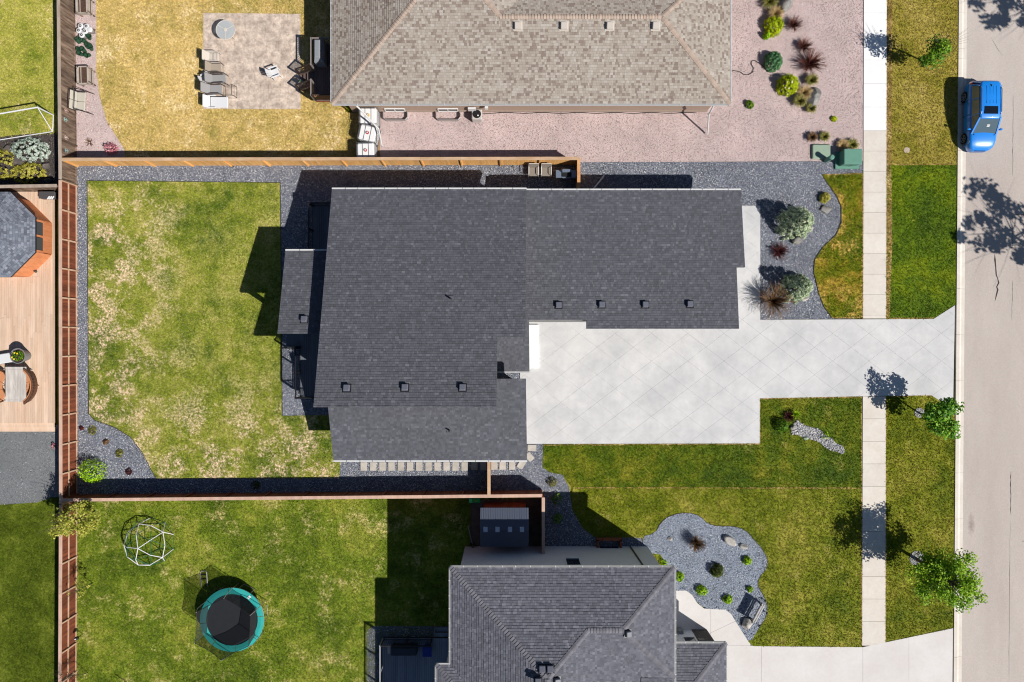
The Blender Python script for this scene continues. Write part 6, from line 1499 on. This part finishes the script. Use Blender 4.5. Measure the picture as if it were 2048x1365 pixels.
def curved_bench(label, px, py, rz):
    c = P(px, py, .7); t = thing('curved_bench', label, 'bench', (c.x, c.y, dkz), rz); R0 = 1.05
    def arc(r_, a): return (r_ * math.cos(a) - R0, r_ * math.sin(a))
    n = 14; A0 = -.95; A1 = .95
    for k_ in range(3):
        rg_ = []
        for j in range(7):
            a = A0 + (A1 - A0) * (k_ + j / 6 * .97) / 3; rg_.append([(*arc(r_, a), z) for r_, z in ((.70, .33), (1.12, .33), (1.12, .44), (.70, .44))])
        mb = MB(); mb.loft(rg_); mb.build('seat_cushion', CSH, t, local=True, bevel=.02)
    rg_ = []; rb = []
    for j in range(n + 1):
        a = A0 + (A1 - A0) * j / n; rg_.append([(*arc(r_, a), z) for r_, z in ((1.10, .45), (1.19, .45), (1.27, .78), (1.16, .78))]); rb.append([(*arc(r_, a), z) for r_, z in ((1.2, .2), (1.26, .2), (1.40, .84), (1.29, .84))])
    mb = MB(); mb.loft(rg_); mb.build('back_cushion', CSH, t, local=True, bevel=.02); mb = MB(); mb.loft(rb); mb.build('wicker_back', WICK, t, local=True)
    for j in range(2 * n + 1): a = A0 + (A1 - A0) * j / (2 * n); mb = MB(); mb.tube((*arc(1.22, a), .2), (*arc(1.43, a), .86), .016, n=5); mb.build('rib', BRZ, t, local=True)
    for a in (A0, 0, A1):
        for r_ in (.72, 1.2): mb = MB(); mb.tube((*arc(r_, a), 0), (*arc(r_, a), .33), .018, n=6); mb.build('leg', BRZ, t, local=True)
    return t
curved_bench('curved wicker bench with terracotta cushions beside the whitewashed table', 66, 772, .0)
curved_bench('curved wicker bench on the far side of the whitewashed table', -6, 772, math.pi)
c = P(46, 712, .7); t = thing('planter_tub', 'grey tapered tub planted with yellow pansies on the deck', 'planter', (c.x, c.y, dkz)); TUB = mat('tub_grey', C(140, 140, 140), rough=.6)
mb = MB(); mb.lathe([(.30, 0), (.46, .78), (.49, .78), (.49, .82), (.44, .82), (.42, .70)], n=24); mb.build('tub', TUB, t, local=True, smooth=False); mb = MB(); mb.lathe([(.42, .70), (.40, .72)], n=20); mb.build('soil', SOIL, t, local=True)
n = 260; q = unit(n) * np.array([.34, .3, .2]); q[:, 2] = np.abs(q[:, 2]) + .74; V, F, T = leaf_quads(q, np.tile([0, 0, 1.], (n, 1)), .06, .8, RNG.uniform(0, 1, n)); link('foliage', fast_mesh('foliage', V, F, T, LF['green']), t)
for i in range(7): a = i * .9; mb = MB(); mb.lathe([(.015, 0), (.06, .02), (.02, .04)], (math.cos(a) * .24 - .05, math.sin(a) * .2, .95 + (i % 2) * .04), 8); mb.build('flower', mat('pansy_yellow', C(250, 222, 30)) if i % 3 else mat('pansy_dark', C(76, 44, 60)), t, local=True)
c = P(14, 716, .8); t = thing('sun_lounger', 'white cushioned lounger end beside the grey planter tub', 'lounger', (c.x, c.y, dkz), .16); mb = MB(); mb.rbox((-.5, 0, .34), (1.9, .62, .12), .04); mb.build('mattress', PWHITE, t, local=True); mb = MB(); mb.box((-.5, 0, .22), (1.9, .66, .08)); mb.build('frame', GALV, t, local=True)
for a in (-1.3, .35):
    for b in (-.28, .28): mb = MB(); mb.box((a, b, .1), (.05, .05, .2)); mb.build('leg', GALV, t, local=True)
c = P(71, 543, .5); t = thing('deck_light', 'small dark spotlight on the deck beside the gazebo', 'lamp', (c.x, c.y, dkz)); mb = MB(); mb.tube((0, 0, 0), (0, 0, .16), .03, n=8); mb.build('stand', BLACKM, t, local=True); mb = MB(); mb.tube((-.1, .06, .18), (.1, -.04, .22), .06, .08, n=12); mb.build('head', BRZ, t, local=True)
# ------------------------------------------------------------------ side yard grill and chairs
STEEL = mat('stainless', C(168, 184, 206), rough=.3, metal=.6)
c = base_pt(1133, 348, .9); t = thing('barbecue_grill', 'silver gas grill with black hood in the fenced side yard', 'grill', c)
mb = MB(); mb.rbox((0, 0, .42), (.62, .5, .8), .02); mb.build('cabinet', STEEL, t, local=True)
for s_ in (-1, 1): mb = MB(); mb.rbox((s_ * .5, 0, .84), (.36, .5, .04), .015); mb.build('side_shelf', STEEL, t, local=True)
mb = MB(); mb.rbox((0, .16, 1.0), (.62, .2, .26), .04); mb.build('hood', STEEL, t, local=True); mb = MB(); mb.box((0, -.06, .9), (.56, .26, .06)); mb.build('grate', PLB, t, local=True)
for x in (-.2, 0, .2): mb = MB(); mb.tube((x, -.25, .8), (x, -.31, .8), .03, n=10); mb.build('knob', CHR, t, local=True)
WF = mat('frame_white', C(232, 228, 224), rough=.5); TAUP = mat('cushion_taupe', C(150, 140, 130), nz2=14, namt=.08)
for px, lb in ((1067, 'white-framed patio chair with taupe seat farther from the silver grill'), (1092, 'white-framed patio chair with taupe seat next to the silver grill')): sling_chair(lb, px, 345, -math.pi / 2, WF, TAUP, .62, .55, .5, recl=.25)
# ------------------------------------------------------------------ bench in the south bed
c = base_pt(1513, 1225, .5); t = thing('garden_bench', 'grey slatted garden bench in the blue-grey gravel bed', 'bench', c, R(62)); SL = mat('bench_grey', C(188, 184, 182), objvar=.06, nz2=9); SLD = mat('bench_back_grey', C(120, 118, 118), objvar=.06)
for i in range(2): mb = MB(); mb.box((0, -.12 - .13 * i, .45), (1.35, .085, .035)); mb.build('seat_slat', SL, t, local=True)
for i in range(4): mb = MB(); mb.bar((-.68, .0 + i * .045, .50 + i * .1), (.68, .0 + i * .045, .50 + i * .1), .03, .108, up=(0, .4, 1)); mb.build('back_slat', SLD, t, local=True)
for x in (-.6, .6):
    mb = MB(); mb.bar((x, -.26, 0), (x, -.26, .44), .06, .05); mb.build('leg', BLACKM, t, local=True); mb = MB(); mb.bar((x, .0, 0), (x, .14, .9), .06, .05); mb.build('leg', BLACKM, t, local=True); mb = MB(); mb.bar((x, -.28, .43), (x, .02, .43), .05, .04); mb.build('seat_bearer', BLACKM, t, local=True)
# ------------------------------------------------------------------ around the south house
c = base_pt(949, 1002, .5); t = thing('toy_box', 'bright green plastic box in the shade of the brown fence', 'box', c); GRB = mat('plastic_green', C(30, 190, 90), rough=.4); mb = MB(); mb.rbox((0, 0, .22), (.72, .3, .44), .03); mb.build('body', GRB, t, local=True); mb = MB(); mb.rbox((-.24, 0, .47), (.2, .26, .06), .02); mb.build('lid', mat('plastic_mint', C(90, 235, 150), rough=.4), t, local=True); mb = MB(); mb.box((.05, 0, .46), (.18, .1, .03)); mb.build('handle', mat('plastic_olive', C(120, 180, 60)), t, local=True)
t = thing('timber_window_well', 'timber-framed window well beside the grey house wall', 'window well', P(1217, 1086))
for a, b in (((1192, 1077), (1242, 1077)), ((1194, 1077), (1194, 1096)), ((1240, 1077), (1240, 1096))): mb = MB(); mb.bar(P(*a) + Vector((0, 0, .2)), P(*b) + Vector((0, 0, .2)), .13, .4); mb.build('timber', W_BROWN, t)
mb = MB(); mb.box(P(1217, 1093) + Vector((0, -.02, .25)), (1.2, .06, .4)); mb.build('window', GLASS, t)
c = P(1358, 1262, .3); t = thing('urn', 'grey round urn in the shade on the curved walkway', 'urn', (c.x, c.y, .046)); mb = MB(); mb.lathe([(.12, 0), (.2, .2), (.22, .45), (.14, .62), (.17, .66), (.1, .64)], n=18); mb.build('body', mat('urn_grey', C(150, 150, 154), rough=.6), t, local=True, smooth=True)
c = P(808, 1301, 1.1); t = thing('covered_bench', 'dark covered storage bench in the deck shade by the railing', 'bench', (c.x, c.y, z3 + .005)); mb = MB(); mb.rbox((0, 0, .38), (1.65, .52, .75), .06); mb.build('cover', COVD, t, local=True); mb = MB(); mb.rbox((-.95, 0, .4), (.2, .5, .06), .02); mb.build('side_shelf', GALV, t, local=True)
c = P(855, 1301, 1.0); t = thing('storage_bin', 'dark blue lidded bin at the deck stairs', 'bin', (c.x, c.y, z3 + .005)); BB = mat('plastic_blue', C(30, 50, 150), rough=.4); mb = MB(); mb.hexa([(-.2, -.22, 0), (.2, -.22, 0), (.2, .22, 0), (-.2, .22, 0)], [(-.26, -.28, .6), (.26, -.28, .6), (.26, .28, .6), (-.26, .28, .6)]); mb.build('body', BB, t, local=True); mb = MB(); mb.rbox((0, 0, .63), (.58, .62, .07), .03); mb.build('lid', BB, t, local=True)
mb = MB(); mb.path([P(937, 1049) + Vector((0, 0, .4)), P(943, 1080) + Vector((0, 0, .1)), P(947, 1093) + Vector((0, 0, .06))], .03, 6); tag(mb.build('drain_pipe', GALV, at=P(943, 1075)), 'thin grey pipe leaning by the shed gravel', 'pipe')
mb = MB(); mb.bar(P(946, 1096) + Vector((0, 0, .09)), P(927, 1130) + Vector((0, 0, .09)), .12, .18); tag(mb.build('timber_edging', W_GREY, at=P(937, 1112)), 'grey timber edging at the shaded corner of the grey house', 'edging')
for px, py, lb in ((1528, 1200, 'small black garden light above the bench on the bed edge'), (1531, 1224, 'small black garden light beside the middle of the bench'), (1516, 1249, 'small black garden light below the bench near the boulder')):
    c = P(px, py); c.z = .03; mb = MB(); mb.lathe([(.02, 0), (.02, .2), (.08, .22), (.03, .3)], c, 10); tag(mb.build('path_light', BLACKM, at=c), lb, 'lamp')
